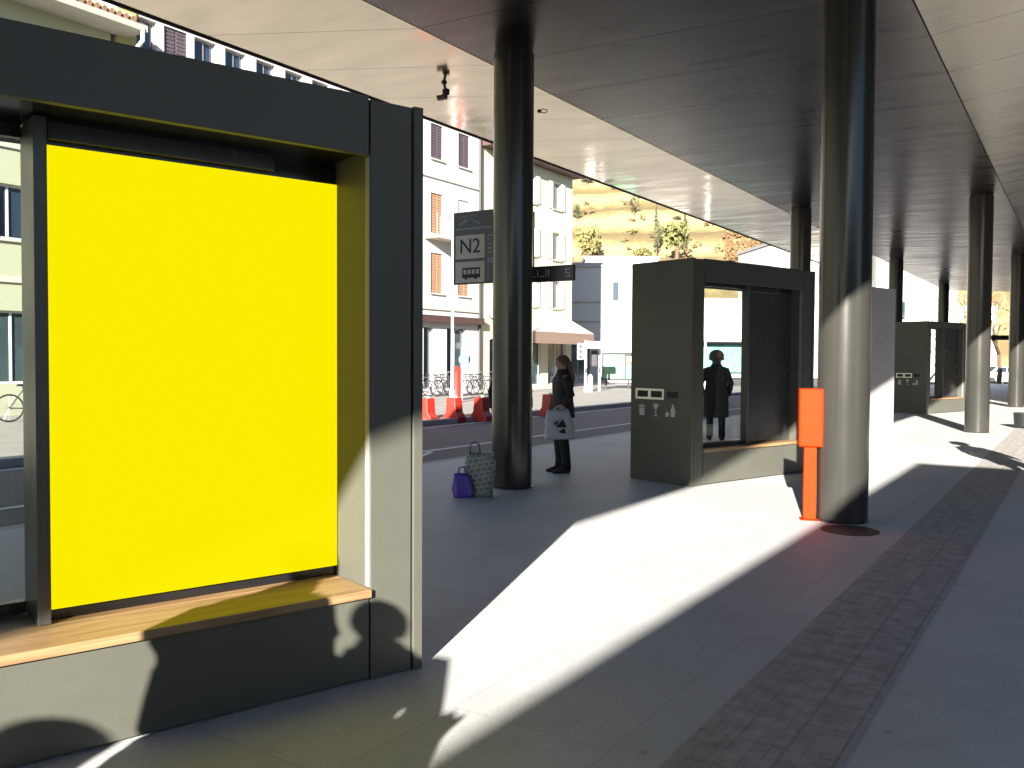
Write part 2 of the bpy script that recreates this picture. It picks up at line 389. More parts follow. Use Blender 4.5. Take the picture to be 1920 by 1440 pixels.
# ------------------------------------------------------------------ mesh helpers
class MB:
    def __init__(s):
        s.v = []; s.f = []
    def add(s, vs, fs, mtx=None):
        k = len(s.v)
        for p in vs:
            p = Vector(p)
            s.v.append(mtx @ p if mtx else p)
        for f in fs:
            s.f.append([i + k for i in f])
        return s
    def box(s, x0, x1, y0, y1, z0, z1, mtx=None):
        vs = [(x0, y0, z0), (x1, y0, z0), (x1, y1, z0), (x0, y1, z0), (x0, y0, z1), (x1, y0, z1), (x1, y1, z1), (x0, y1, z1)]
        fs = [(0, 3, 2, 1), (4, 5, 6, 7), (0, 1, 5, 4), (1, 2, 6, 5), (2, 3, 7, 6), (3, 0, 4, 7)]
        return s.add(vs, fs, mtx)
    def quad(s, a, b, c, d):
        return s.add([a, b, c, d], [(0, 1, 2, 3)])
    def poly(s, pts):
        return s.add(pts, [tuple(range(len(pts)))])
    def prism(s, pts, z0, z1, mtx=None):
        n = len(pts)
        vs = [(x, y, z0) for x, y in pts] + [(x, y, z1) for x, y in pts]
        fs = [tuple(reversed(range(n))), tuple(range(n, 2 * n))]
        for i in range(n):
            j = (i + 1) % n
            fs.append((i, j, n + j, n + i))
        return s.add(vs, fs, mtx)
    def loft(s, rings, seg=16, cap=True, mtx=None):
        """rings: (centre, rx, ry[, axis_dir]) stacked ellipses in the plane normal to z or to axis_dir"""
        vs = []; fs = []
        for r in rings:
            c = Vector(r[0])
            if len(r) > 3:
                d = Vector(r[3]).normalized()
                q = d.to_track_quat('Z', 'Y')
            else:
                q = None
            for i in range(seg):
                t = 2 * pi * i / seg
                o = Vector((r[1] * cos(t), r[2] * sin(t), 0))
                if q:
                    o = q @ o
                vs.append(c + o)
        for k in range(len(rings) - 1):
            for i in range(seg):
                j = (i + 1) % seg
                fs.append((k * seg + i, k * seg + j, (k + 1) * seg + j, (k + 1) * seg + i))
        if cap:
            fs.append(tuple(reversed(range(seg))))
            fs.append(tuple(range((len(rings) - 1) * seg, len(rings) * seg)))
        return s.add(vs, fs, mtx)
    def cyl(s, p0, p1, r0, r1=None, seg=12, cap=True):
        p0 = Vector(p0); p1 = Vector(p1)
        r1 = r0 if r1 is None else r1
        d = p1 - p0
        return s.loft([(p0, r0, r0, d), (p1, r1, r1, d)], seg, cap)
    def tube(s, pts, r, seg=8):
        pts = [Vector(p) for p in pts]
        rings = []
        for i, p in enumerate(pts):
            if i == 0: d = pts[1] - p
            elif i == len(pts) - 1: d = p - pts[i - 1]
            else: d = (pts[i + 1] - p).normalized() + (p - pts[i - 1]).normalized()
            rr = r[i] if isinstance(r, (list, tuple)) else r
            rings.append((p, rr, rr, d))
        return s.loft(rings, seg)
    def torus(s, c, R, r, axis='X', n=24, k=6):
        vs = []; fs = []
        for i in range(n):
            a = 2 * pi * i / n
            for j in range(k):
                b = 2 * pi * j / k
                q = Vector(((R + r * cos(b)) * cos(a), (R + r * cos(b)) * sin(a), r * sin(b)))
                if axis == 'X': q = Vector((q.z, q.x, q.y))
                elif axis == 'Y': q = Vector((q.x, q.z, q.y))
                vs.append(Vector(c) + q)
        for i in range(n):
            for j in range(k):
                fs.append((i * k + j, ((i + 1) % n) * k + j, ((i + 1) % n) * k + (j + 1) % k, i * k + (j + 1) % k))
        return s.add(vs, fs)
    def ball(s, c, rx, ry=None, rz=None, n=12, m=8):
        ry = rx if ry is None else ry
        rz = rx if rz is None else rz
        rings = []
        for k in range(m + 1):
            t = pi * k / m
            e = max(sin(t), 0.02)
            rings.append((Vector(c) + Vector((0, 0, -rz * cos(t))), rx * e, ry * e))
        return s.loft(rings, n)
    def build(s, name, m, parent=None, smooth=False, bevel=0.0, solid=0.0, fix=True):
        me = bpy.data.meshes.new(name)
        me.from_pydata([tuple(p) for p in s.v], [], s.f)
        if fix:
            bm = bmesh.new(); bm.from_mesh(me)
            bmesh.ops.recalc_face_normals(bm, faces=bm.faces)
            bm.to_mesh(me); bm.free()
        if m: me.materials.append(m)
        if smooth:
            for p in me.polygons: p.use_smooth = True
        me.update()
        o = bpy.data.objects.new(name, me)
        C.objects.link(o)
        if parent: o.parent = parent
        if smooth == 'auto':
            try:
                me.set_sharp_from_angle(angle=radians(40))
            except Exception:
                pass
        if bevel:
            b = o.modifiers.new('edge', 'BEVEL'); b.width = bevel; b.segments = 2; b.limit_method = 'ANGLE'; b.angle_limit = radians(40)
        if solid:
            b = o.modifiers.new('thick', 'SOLIDIFY'); b.thickness = solid
        return o

def tag(o, label=None, cat=None, group=None, kind=None):
    if label: o['label'] = label
    if cat: o['category'] = cat
    if group: o['group'] = group
    if kind: o['kind'] = kind
    return o
def empty(name, loc=(0, 0, 0), rz=0.0):
    o = bpy.data.objects.new(name, None)
    o.empty_display_size = 0.2
    C.objects.link(o)
    o.location = loc
    o.rotation_euler = (0, 0, rz)
    return o
def copy_tree(o, parent=None):
    c = o.copy(); C.objects.link(c)
    if parent: c.parent = parent
    for ch in list(o.children):
        copy_tree(ch, c)
    return c
def text_mesh(name, txt, size, m, parent, mtx, ext=0.002):
    cu = bpy.data.curves.new(name, 'FONT')
    cu.body = txt; cu.size = size; cu.extrude = ext
    cu.align_x = 'CENTER'; cu.align_y = 'CENTER'
    tmp = bpy.data.objects.new(name, cu)
    C.objects.link(tmp)
    dg = bpy.context.evaluated_depsgraph_get()
    me = bpy.data.meshes.new_from_object(tmp.evaluated_get(dg))
    bpy.data.objects.remove(tmp)
    me.materials.clear(); me.materials.append(m)
    o = bpy.data.objects.new(name, me)
    C.objects.link(o)
    o.parent = parent
    o.matrix_local = mtx
    return o

# ================================================================== THE GROUND
def sheet(name, p0, p1, a0, a1, z, m, kind='structure', thick=0.0):
    mb = MB()
    if thick:
        mb.box(p0, p1, a0, a1, z - thick, z)
    else:
        mb.quad((p0, a0, z), (p1, a0, z), (p1, a1, z), (p0, a1, z))
    o = mb.build(name, m)
    o.rotation_euler = (0, 0, ROT_PA)
    o['kind'] = kind
    return o
P_KERB, P_FAR, P_FACADE = -8.45, -13.95, -24.0
sheet('open_ground', -600, 600, -600, 900, -0.30, M['earth'])
sheet('platform', P_KERB + 0.18, 60, -110, 70, 0.0, M['paving'], thick=0.2)
sheet('near_kerb', P_KERB, P_KERB + 0.178, -110, 70, 0.0, M['kerb'], thick=0.2)
sheet('road', P_FAR, P_KERB, -110, 140, -0.12, M['asphalt'], thick=0.1)
sheet('far_kerb', P_FAR - 0.16, P_FAR, -110, 52, 0.004, M['kerb'], thick=0.2)
sheet('far_pavement', -60, P_FAR - 0.162, -110, 52, 0.0, M['farpave'], thick=0.2)
sheet('side_street', -70, P_FAR - 0.01, 52.01, 140, -0.116, M['asphalt'], thick=0.1)
sheet('lane_line', -10.2, -10.07, -110, 90, -0.114, M['mark'], thick=0.005)
sheet('edge_line', P_FAR + 0.35, P_FAR + 0.45, -110, 90, -0.114, M['mark'], thick=0.005)
# bay markings
mb = MB()
for a in range(-8, 60, 9):
    mb.quad((-8.9, a, -0.1115), (-8.78, a, -0.1115), (-9.9, a + 2.6, -0.1115), (-10.02, a + 2.6, -0.1115))
o = mb.build('bay_marking', M['mark']); o.rotation_euler = (0, 0, ROT_PA); o['kind'] = 'structure'
# tactile guidance strip with real ribs
mb = MB()
mb.box(-1.37, -0.77, -12, 60, 0.0, 0.004)
for i in range(9):
    p = -1.34 + i * 0.0635
    mb.box(p, p + 0.030, -12, 60, 0.0042, 0.0056)
o = mb.build('tactile_strip', M['tactile']); o.rotation_euler = (0, 0, ROT_PA); o['kind'] = 'structure'
# ================================================================== CANOPY
CREASE_L, EDGE_L = (-6.52, 5.40), (-8.85, 5.41)
CREASE_R, EDGE_R = (-1.55, 5.27), (1.45, 5.60)
def a_end(p):
    return (47.5 + 0.546 * p) / 0.838
canopy = empty('canopy', pa(-4, 20, 0), ROT_PA)
tag(canopy, 'long flat roofed canopy with folded brushed metal soffit over the platform', 'canopy')
OP, OA = -4.0, 20.0
def soffit(name, q0, q1, a0, a1, step, m, skew=0.0, endf=None, gap=0.004):
    mb = MB()
    (p0, z0), (p1, z1) = q0, q1
    a = a0 - 6
    while a < a1 + 8:
        def A(p, x):
            y = x + skew * (p - p0)
            e = endf(p) if endf else a1
            return min(max(y, a0), e)
        c = [(p0, A(p0, a + gap)), (p1, A(p1, a + gap)), (p1, A(p1, a + step - gap)), (p0, A(p0, a + step - gap))]
        if c[2][1] - c[1][1] > 0.02 or c[3][1] - c[0][1] > 0.02:
            vs = []
            for dz in (0.0, 0.02):
                for (p, y), z in zip(c, (z0, z1, z1, z0)):
                    vs.append((p - OP, y - OA, z + dz))
            mb.add(vs, [(3, 2, 1, 0), (4, 5, 6, 7), (0, 1, 5, 4), (1, 2, 6, 5), (2, 3, 7, 6), (3, 0, 4, 7)])
        a += step
    return mb.build(name, m, canopy, fix=True)
g = 0.01
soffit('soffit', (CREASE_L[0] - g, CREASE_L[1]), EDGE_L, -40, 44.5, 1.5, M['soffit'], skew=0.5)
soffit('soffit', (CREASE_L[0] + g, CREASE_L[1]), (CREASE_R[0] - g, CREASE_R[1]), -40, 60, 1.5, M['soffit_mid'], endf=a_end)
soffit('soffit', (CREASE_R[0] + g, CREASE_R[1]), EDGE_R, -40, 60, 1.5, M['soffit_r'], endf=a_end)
def roof_strip(mb, q, a0, a1, dz0, dz1):
    """solid roof body above the panels: q = list of (p, z) from left to right"""
    n = len(q)
    vs = []
    for endk in (0, 1):
        for p, z in q:
            y = a0 if endk == 0 else (a1(p) if callable(a1) else a1)
            vs.append((p - OP, y - OA, z + dz0))
        for i, (p, z) in enumerate(q):
            y = a0 if endk == 0 else (a1(p) if callable(a1) else a1)
            vs.append((p - OP, y - OA, z + dz1[i]))
    fs = []
    for i in range(n - 1):
        fs.append((i, i + 1, 2 * n + i + 1, 2 * n + i))
        fs.append((n + i, n + i + 1, 3 * n + i + 1, 3 * n + i))
        fs.append((i, i + 1, n + i + 1, n + i))
        fs.append((2 * n + i, 2 * n + i + 1, 3 * n + i + 1, 3 * n + i))
    fs.append((0, n, 3 * n, 2 * n)); fs.append((n - 1, 2 * n - 1, 4 * n - 1, 3 * n - 1))
    mb.add(vs, fs)
mb = MB()
roof_strip(mb, [EDGE_L, CREASE_L], -40, 44.5, 0.021, (.055, .4))
roof_strip(mb, [(CREASE_L[0] + 0.002, CREASE_L[1]), CREASE_R, EDGE_R], -40, a_end, 0.021, (.4, .6, .06))
mb.build('roof', M['iron'], canopy)
# dark edge profile along the street side
mb = MB()
mb.box(EDGE_L[0] - 0.03 - OP, EDGE_L[0] - OP, -40 - OA, 44.5 - OA, EDGE_L[1] - 0.02, EDGE_L[1] + .06)
mb.build('fascia', M['iron'], canopy)
# ================================================================== COLUMNS
col_lab = {
 (0, 0): 'dark round steel column with the bus stop sign hung behind it',
 (0, 1): 'thin dark column rising behind the kiosk with the recycling slots',
 (0, 2): 'shaded far column just right of the big sunlit column',
 (0, 3): 'thinnest distant column above the small far kiosk',
 (1, 0): 'large near column beside the orange ticket machine',
 (1, 1): 'sunlit column right of the small far kiosk with its shadow on the paving',
 (1, 2): 'distant column at the right edge of the photo'}
for r, (p, z) in enumerate(((-5.96, 5.372), (-2.02, 5.281))):
    for k in range(4 if r == 0 else 3):
        a = 9.15 + 13.0 * k
        mb = MB()
        seg = 40
        mb.loft([((0, 0, 0), .252, .252), ((0, 0, .02), .256, .256), ((0, 0, .024), .248, .248), ((0, 0, z - .05), .248, .248),
                 ((0, 0, z - .045), .235, .235), ((0, 0, z + .005), .235, .235)], seg)
        o = mb.build('column', M['column'], smooth='auto')
        o.location = pa(p, a)
        tag(o, col_lab[(r, k)], 'column', 'round columns carrying the canopy')

# ================================================================== KIOSKS
def kiosk(name, label, right, W, case_x, case_y, poster=False, slots=False, H=2.87, D=1.04, pr=0.30, cdep=.29, pl=None):
    pl = pl or pr
    t = Vector((cos(KZ), sin(KZ), 0))
    org = Vector((right[0], right[1], 0)) - t * W
    k = empty(name, org, KZ)
    tag(k, label, 'kiosk', 'metal waiting kiosks along the platform')
    K = M['kiosk']
    # end panels
    for s in (0, 1):
        mb = MB(); x0 = 0 if s == 0 else W - .055
        mb.box(x0, x0 + .055, 0, D, 0, H - 0.004)
        mb.build('end_panel', K, k, bevel=.004)
    for s in (0, 1):
        x0 = .066 if s == 0 else W - pr
        mb = MB(); mb.box(x0, x0 + (pl if s == 0 else pr) - .066, .006, (.64 if s == 1 else .30), 0, H - .012)
        mb.build('post', K, k, bevel=.004)
        mb = MB(); xx = pl + 0.001 if s == 0 else W - pr - 0.006
        mb.box(xx, xx + .005, .012, .05, .466, 2.58)
        mb.build('jamb_trim', M['jtrim'], k)
    x0, x1 = pl + .010, W - pr - .010
    mb = MB()
    mb.box(x0, x1, .004, .05, 2.585, H)
    mb.box(x0, x1, .0505, D - .02, 2.62, H - .02)
    mb.box(.060, x0 - .003, .31, D - .02, 2.62, H - .016)
    mb.box(x1 + .003, W - .060, .65, D - .02, 2.62, H - .016)
    mb.build('header', K, k, bevel=.004)
    mb = MB(); mb.box(x0, x1, .052, .60, 2.606, 2.6195); mb.build('shade_lining', M['case'], k)  # black sheet added to keep the header underside dark against the poster glow
    mb = MB(); mb.box(x0, x1, .004, .50, .015, .416)
    mb.build('base_panel', K, k, bevel=.003)
    mb = MB(); mb.box(x0 - .006, x1 + .004, -.022, .30, .420, .460)
    mb.box(x0 - .006, x1 + .004, .306, .62, .420, .459)
    mb.build('bench', M['wood'], k, bevel=.004)
    # display case in the right part
    cm = M['case'] if poster else M['case_grey']
    mb = MB()
    mb.box(case_x + .055, W - pr - .004, case_y + .07, case_y + .01 + cdep, .464, 2.616)
    case = mb.build('display_case', cm, k, bevel=.003)
    mb = MB(); mb.box(case_x, case_x + .052, case_y, case_y + cdep, .462, 2.60)
    mb.build('stile', M['kiosk_in'], k, bevel=.004)
    mb = MB(); mb.box(case_x + .06, W - pr - .35, case_y + .03, case_y + .068, 2.515, 2.59)
    mb.build('reflection_strip', M['case_grey'], k, bevel=.004)  # lighter strip stands in for a dim reflection above the display
    # glazed opening in the left part
    gy = case_y + cdep - .04
    for z0, z1 in ((.462, .515), (2.55, 2.618)):
        mb = MB(); mb.box(pl + .003, case_x - .003, gy, gy + .05, z0, z1)
        mb.build('rail', M['case_grey'], k, bevel=.003)
    mb = MB(); mb.box(pl + .003, case_x - .003, gy + .02, gy + .03, .515, 2.55)
    mb.build('pane', M['clear'], k)
    if slots:
        mb = MB()
        y0, y1, z0, z1 = .45, .95, 1.075, 1.215
        ys = [y0, .485, .675, .725, .915, y1]
        mb.box(-.006, 0, y0, y1, z0, z0 + .028); mb.box(-.006, 0, y0, y1, z1 - .028, z1)
        for a_, b_ in ((ys[0], ys[1]), (ys[2], ys[3]), (ys[4], ys[5])):
            mb.box(-.006, 0, a_, b_, z0 + .028, z1 - .028)
        pl = mb.build('slot_plate', M['trim'], k)
        for a_, b_ in ((ys[1], ys[2]), (ys[3], ys[4]), (.22, .40)):
            mb = MB(); mb.box(-.0035, -.0005, a_ + .002, b_ - .002, z0 + .03, z1 - .03)
            mb.build('slot', M['black'], k)
        G = M['signl']
        # pictograms: a bin, a glass, a bottle with a can
        mb = MB(); X0, X1 = -.004, -.0005
        mb.box(X0, X1, .79, .88, .86, .96); mb.box(X0, X1, .78, .89, .97, .99); mb.box(X0, X1, .815, .855, .995, 1.01)
        mb.build('pictogram', G, k)
        mb = MB()
        for pts in ([(.54, 1.02), (.64, 1.02), (.605, .945), (.575, .945)], [(.582, .94), (.598, .94), (.598, .875), (.582, .875)], [(.555, .87), (.625, .87), (.625, .858), (.555, .858)]):
            n = len(pts)
            mb.add([(X0, y, z) for y, z in pts] + [(X1, y, z) for y, z in pts],
                   [tuple(range(n)), tuple(range(2 * n - 1, n - 1, -1))] + [(i, (i + 1) % n, n + (i + 1) % n, n + i) for i in range(n)])
        mb.build('pictogram', G, k)
        mb = MB()
        for pts in ([(.27, .86), (.33, .86), (.34, .95), (.32, .975), (.312, 1.02), (.288, 1.02), (.28, .975), (.26, .95)], [(.37, .86), (.42, .86), (.43, .90), (.395, .93), (.36, .90)]):
            n = len(pts)
            mb.add([(X0, y, z) for y, z in pts] + [(X1, y, z) for y, z in pts],
                   [tuple(range(n)), tuple(range(2 * n - 1, n - 1, -1))] + [(i, (i + 1) % n, n + (i + 1) % n, n + i) for i in range(n)])
        mb.build('pictogram', G, k)
    return k, org

K1, K1org = kiosk('waiting_kiosk', 'large near metal kiosk with wooden bench holding the yellow poster', (-.4555, 4.50), 3.2, 3.2 - 1.717, .30, poster=True)
t_ = Vector((cos(KZ), sin(KZ), 0))
r2 = Vector((2.24, 10.97, 0)) + t_ * 2.67
K2, K2org = kiosk('waiting_kiosk', 'dark metal kiosk with recycling slots standing behind the orange machine', (r2.x, r2.y), 2.67, 1.275, .12, slots=True, cdep=.10, pl=.235)
r4 = Vector((12.35, 26.2, 0)) + t_ * 2.67
K4, K4org = kiosk('waiting_kiosk', 'small far metal kiosk left of the sunlit right column', (r4.x, r4.y), 2.67, 1.275, .12, slots=True, H=2.78, cdep=.10, pl=.235)
# the poster: a yellow sheet in the near kiosk, with an added glow
mb = MB(); mb.box(3.2 - 1.655, 3.2 - .306, .348, .362, .512, 2.492)
po = mb.build('advertising_poster', M['poster'])
po.location = K1org; po.rotation_euler = (0, 0, KZ)
tag(po, 'blank bright yellow advertising poster with added glow inside the near kiosk', 'poster')

# pale concrete wall behind the large near column
mb = MB(); mb.box(-1.35, 0, 0, .30, 0, 2.86)
cw = mb.build('concrete_wall', mat('smooth_concrete', (.33, .325, .32), .7, 0, .1, 2, bump=.05), bevel=.01)
cw.location = (6.78, 15.6, 0); cw.rotation_euler = (0, 0, radians(36))
tag(cw, 'plain pale concrete wall slab behind the large near column, shaded above', 'wall')

# ================================================================== ORANGE MACHINE
tm = empty('ticket_machine', (2.985, 8.78, 0), ROT_PA + radians(20))
tag(tm, 'bright orange ticket validating machine on an orange post', 'ticket machine')
mb = MB(); mb.box(-.06, .06, -.05, .05, .012, .735); mb.box(-.09, .09, -.08, .08, 0, .012)
mb.build('post', M['orange'], tm, bevel=.006)
mb = MB(); mb.box(-.115, .115, -.09, .09, .735, 1.315)
mb.build('housing', M['orange'], tm, bevel=.018)
mb = MB(); mb.box(.115, .118, -.05, .05, 1.02, 1.18)
mb.build('screen', M['dark'], tm)
# drain cover at the foot of the near column
mb = MB(); mb.loft([((0, 0, .001), .26, .26), ((0, 0, .006), .26, .26)], 28)
dc = mb.build('drain_cover', M['iron']); dc.location = (3.18, 8.22, 0)
tag(dc, 'dark round drain cover at the foot of the near column', 'drain cover')

# ================================================================== CEILING CAMERA
cc = empty('security_camera', pa(-7.5, 9.75, 5.40), ROT_PA)
cc.scale = (.66, .66, .66)
tag(cc, 'small dark security camera hung under the bright soffit', 'camera')
mb = MB(); mb.cyl((0, 0, -.02), (0, 0, .02), .06, .06, 16); mb.tube([(0, 0, -.02), (0.02, 0, -.10), (.04, 0, -.16)], .028, 8)
mb.build('bracket', M['dark'], cc, smooth='auto')
mb = MB(); mb.box(-.01, .11, -.05, .05, -.26, -.14)
mb.build('junction_box', M['iron'], cc, bevel=.01)
mb = MB(); mb.box(-.16, .06, -.045, .045, -.345, -.265); mb.box(-.19, .05, -.055, .055, -.265, -.257)
mb.build('camera_body', M['dark'], cc, bevel=.008)

df = empty('ceiling_fitting', pa(-7.12, 11.65, 5.403), ROT_PA); tag(df, 'tiny dark fitting under the soffit right of the sign column', 'fitting')
mb = MB(); mb.cyl((0, 0, -.02), (0, 0, 0), .03, .035, 14); mb.build('housing', M['dark'], df, smooth='auto')
mb = MB(); mb.tube([(0, 0, -.015), (.06, .03, -.03), (.12, .06, -.01)], .007, 6); mb.build('cable', M['dark'], df)

# ================================================================== BUS STOP SIGN
SA = 9.47
sg = empty('bus_stop_sign', pa(-6.2, SA, 2.56), ROT_PA)      # local x = p, faces -y
tag(sg, 'dark double bus stop sign reading N2 fixed to the column', 'sign')
def lx(p): return p + 6.2
mb = MB(); mb.box(lx(-7.12), lx(-6.02), 0, .05, .02, .975)
mb.build('board', M['sign'], sg, bevel=.004)
mb = MB(); mb.box(lx(-6.017), lx(-5.28), 0, .05, .0, .195)
bar = mb.build('name_bar', M['sign'], sg, bevel=.004)
mb = MB(); mb.box(lx(-6.05), lx(-5.9), .051, .09, .08, .9)
mb.build('bracket', M['iron'], sg)
def tile(name, x0, x1, z0, z1, m):
    mb = MB(); mb.box(x0, x1, -.004, 0.0, z0, z1)
    return mb.build(name, m, sg)
bl = lx(-7.12)
RX = Matrix.Rotation(pi / 2, 4, 'X')
tile('number_tile', bl + .04, bl + .51, .355, .665, M['signl'])
text_mesh('number_text', 'N2', .27, M['black'], sg, Matrix.Translation((bl + .275, -.006, .51)) @ RX)
tile('bus_tile', bl + .04, bl + .51, .04, .315, M['signl'])
mb = MB()
X0 = bl + .15
mb.box(X0, X0 + .29, -.007, -.0045, .21, .235); mb.box(X0, X0 + .29, -.007, -.0045, .10, .15)
for i in range(5):
    mb.box(X0 + i * .068, X0 + i * .068 + .018, -.007, -.0045, .15, .21)
mb.box(X0 + .04, X0 + .08, -.007, -.0045, .08, .10); mb.box(X0 + .2, X0 + .24, -.007, -.0045, .08, .10)
mb.build('bus_pictogram', M['black'], sg)
mb = MB()   # emblem strokes
def stroke(mb, x0, z0, x1, z1, w):
    d = Vector((x1 - x0, 0, z1 - z0)).normalized(); n = Vector((-d.z, 0, d.x)) * w / 2
    a, b = Vector((x0, 0, z0)), Vector((x1, 0, z1))
    q = [a + n, a - n, b - n, b + n]
    mb.add([(v.x, -.004, v.z) for v in q] + [(v.x, -.0005, v.z) for v in q], [(0, 1, 2, 3), (7, 6, 5, 4), (0, 1, 5, 4), (1, 2, 6, 5), (2, 3, 7, 6), (3, 0, 4, 7)])
E = bl + .07
stroke(mb, E + .02, .90, E + .18, .92, .022); stroke(mb, E + .18, .92, E + .22, .86, .022)
stroke(mb, E + .01, .80, E + .16, .88, .03); stroke(mb, E + .07, .80, E + .18, .86, .022)
stroke(mb, E + .18, .89, E + .38, .80, .022); stroke(mb, E + .22, .93, E + .34, .90, .018)
mb.build('emblem', M['signb'], sg)
mb = MB()
mb.box(bl + .04, bl + .62, -.004, -.0005, .735, .765)
for i, z in enumerate((.63, .575, .515, .46, .41)):
    x = bl + .56
    for w in ((.10, .07, .12, .06), (.06, .13, .09), (.12, .05, .11, .05), (.09, .10, .07), (.13, .06, .08))[i]:
        mb.box(x, x + w, -.004, -.0005, z, z + .026); x += w + .018
for x in (bl + .56, bl + .80):
    mb.box(x, x + .16, -.004, -.0005, .28, .35); mb.box(x, x + .02, -.004, -.0005, .06, .279); mb.box(x + .14, x + .16, -.004, -.0005, .06, .279)
mb.build('route_lettering', M['signb'], sg)
mb = MB()
x = lx(-5.95)
for w, h in ((.012, .09), (.012, .09), (.05, .014), (.012, .09), (.06, .014), (.012, .09), (.012, .09)):
    mb.box(x, x + w, -.004, -.0005, .06, .06 + h); x += w + .025
mb.build('stop_lettering', M['stone'], sg)
mb = MB()
x = lx(-5.40)
mb.box(x, x + .07, -.004, -.0005, .045, .06); mb.box(x, x + .07, -.004, -.0005, .09, .105); mb.box(x, x + .07, -.004, -.0005, .135, .15); mb.box(x + .055, x + .07, -.004, -.0005, .061, .089); mb.box(x, x + .015, -.004, -.0005, .106, .134)
mb.build('stop_number', M['stone'], sg)

# ================================================================== BUILDINGS
def facade(mb, L, Ht, ops, depth, rev=.22):
    """front wall at y=0 with real openings, reveals, sides, back and top"""
    xs = sorted(set([0, L] + [o[0] for o in ops] + [o[1] for o in ops]))
    zs = sorted(set([0, Ht] + [o[2] for o in ops] + [o[3] for o in ops]))
    for i in range(len(xs) - 1):
        cx = (xs[i] + xs[i + 1]) / 2
        z0 = None
        for j in range(len(zs) - 1):
            cz = (zs[j] + zs[j + 1]) / 2
            hole = any(o[0] < cx < o[1] and o[2] < cz < o[3] for o in ops)
            if not hole:
                mb.quad((xs[i], 0, zs[j]), (xs[i + 1], 0, zs[j]), (xs[i + 1], 0, zs[j + 1]), (xs[i], 0, zs[j + 1]))
    for x0, x1, z0, z1 in ops:
        mb.quad((x0, 0, z0), (x0, 0, z1), (x0, rev, z1), (x0, rev, z0))
        mb.quad((x1, 0, z0), (x1, rev, z0), (x1, rev, z1), (x1, 0, z1))
        mb.quad((x0, 0, z1), (x1, 0, z1), (x1, rev, z1), (x0, rev, z1))
        mb.quad((x0, 0, z0), (x0, rev, z0), (x1, rev, z0), (x1, 0, z0))
    mb.quad((0, 0, 0), (0, 0, Ht), (0, depth, Ht), (0, depth, 0))
    mb.quad((L, 0, 0), (L, depth, 0), (L, depth, Ht), (L, 0, Ht))
    mb.quad((0, depth, 0), (0, depth, Ht), (L, depth, Ht), (L, depth, 0))
    mb.quad((0, 0, Ht), (L, 0, Ht), (L, depth, Ht), (0, depth, Ht))

def window(b, x0, x1, z0, z1, style, fm=None):
    fm = fm or M['frame']
    mb = MB()
    w = .06; y0, y1 = .13, .19
    mb.box(x0, x0 + w, y0, y1, z0, z1); mb.box(x1 - w, x1, y0, y1, z0, z1)
    mb.box(x0 + w, x1 - w, y0, y1, z1 - w, z1); mb.box(x0 + w, x1 - w, y0, y1, z0, z0 + w)
    if x1 - x0 > .7:
        xm = (x0 + x1) / 2
        mb.box(xm - .03, xm + .03, y0 + .005, y1, z0 + w, z1 - w)
    f = mb.build('window', fm, b)
    mb = MB(); mb.box(x0 + w, x1 - w, .165, .175, z0 + w, z1 - w)
    mb.build('pane', M['shopglass'] if style == 'shop' else M['glass'], f)
    if style != 'shop':
        mb = MB(); mb.box(x0 - .08, x1 + .08, -.07, .12, z0 - .07, z0 - .003)
        mb.build('sill', M['stone'], f)
    sm = {'brown': M['shutter'], 'dark': M['shutterd'], 'pale': M['shutterw']}.get(style.split('_')[0])
    if sm and style.endswith('closed'):
        for s in (0, 1):
            mb = MB(); xm = (x0 + x1) / 2
            a_, b_ = (x0 + .005, xm - .004) if s == 0 else (xm + .004, x1 - .005)
            mb.box(a_, b_, .05, .075, z0 + .01, z1 - .01)
            n = int((z1 - z0) / .12)
            for i in range(n):
                z = z0 + .06 + i * .12
                mb.box(a_ + .04, b_ - .04, .035, .05, z, z + .07)
            mb.build('shutter', sm, f)
    elif sm:
        for s in (0, 1):
            mb = MB(); h = (x1 - x0) / 2
            a_, b_ = (x0 - h - .01, x0 - .01) if s == 0 else (x1 + .01, x1 + h + .01)
            mb.box(a_, b_, -.05, -.015, z0, z1)
            n = int((z1 - z0) / .12)
            for i in range(n):
                z = z0 + .05 + i * .12
                mb.box(a_ + .05, b_ - .05, -.065, -.05, z, z + .07)
            mb.build('shutter', sm, f)
    return f

def band(b, name, L, z, h, m, out=.06, x0=0.0):
    mb = MB(); mb.box(x0, L, -out, -.002, z, z + h)
    return mb.build(name, m, b)

# --- near cream building with tiled eaves (a from -26 to 16.3)
A0, A1 = -27.0, 15.3
b1 = empty('apartment_house', pa(P_FACADE, A0), ROT_ST)
tag(b1, 'cream house with tiled roof and broad eaves seen behind the near kiosk', 'building')
ops = []; styles = []
L1 = A1 - A0
for i in range(13):
    x = 1.6 + i * 3.1
    for z0, z1 in ((4.7, 6.15), (8.0, 9.5)):
        ops.append((x, x + 1.15, z0, z1)); styles.append('plain')
    ops.append((x - .35, x + 1.6, .85, 2.8)); styles.append('shop')
mb = MB(); facade(mb, L1, 11.2, ops, 11); mb.build('wall', M['cream'], b1)
for o_, s_ in zip(ops, styles):
    if o_[0] > 26: window(b1, *o_, s_, M['framew'])
    else:
        mb = MB(); mb.box(o_[0], o_[1], .15, .2, o_[2], o_[3]); mb.build('window', M['glass'], b1)
band(b1, 'string_course', L1, 3.55, .16, M['stone']); band(b1, 'string_course', L1, 7.1, .12, M['stone'])
mb = MB(); mb.box(-.6, L1 + .5, -.95, 0, 11.0, 11.08)
mb.box(-.6, L1 + .5, -1.05, -.955, 10.98, 11.16)
mb.build('eaves', M['soffitwood'], b1)
mb = MB()
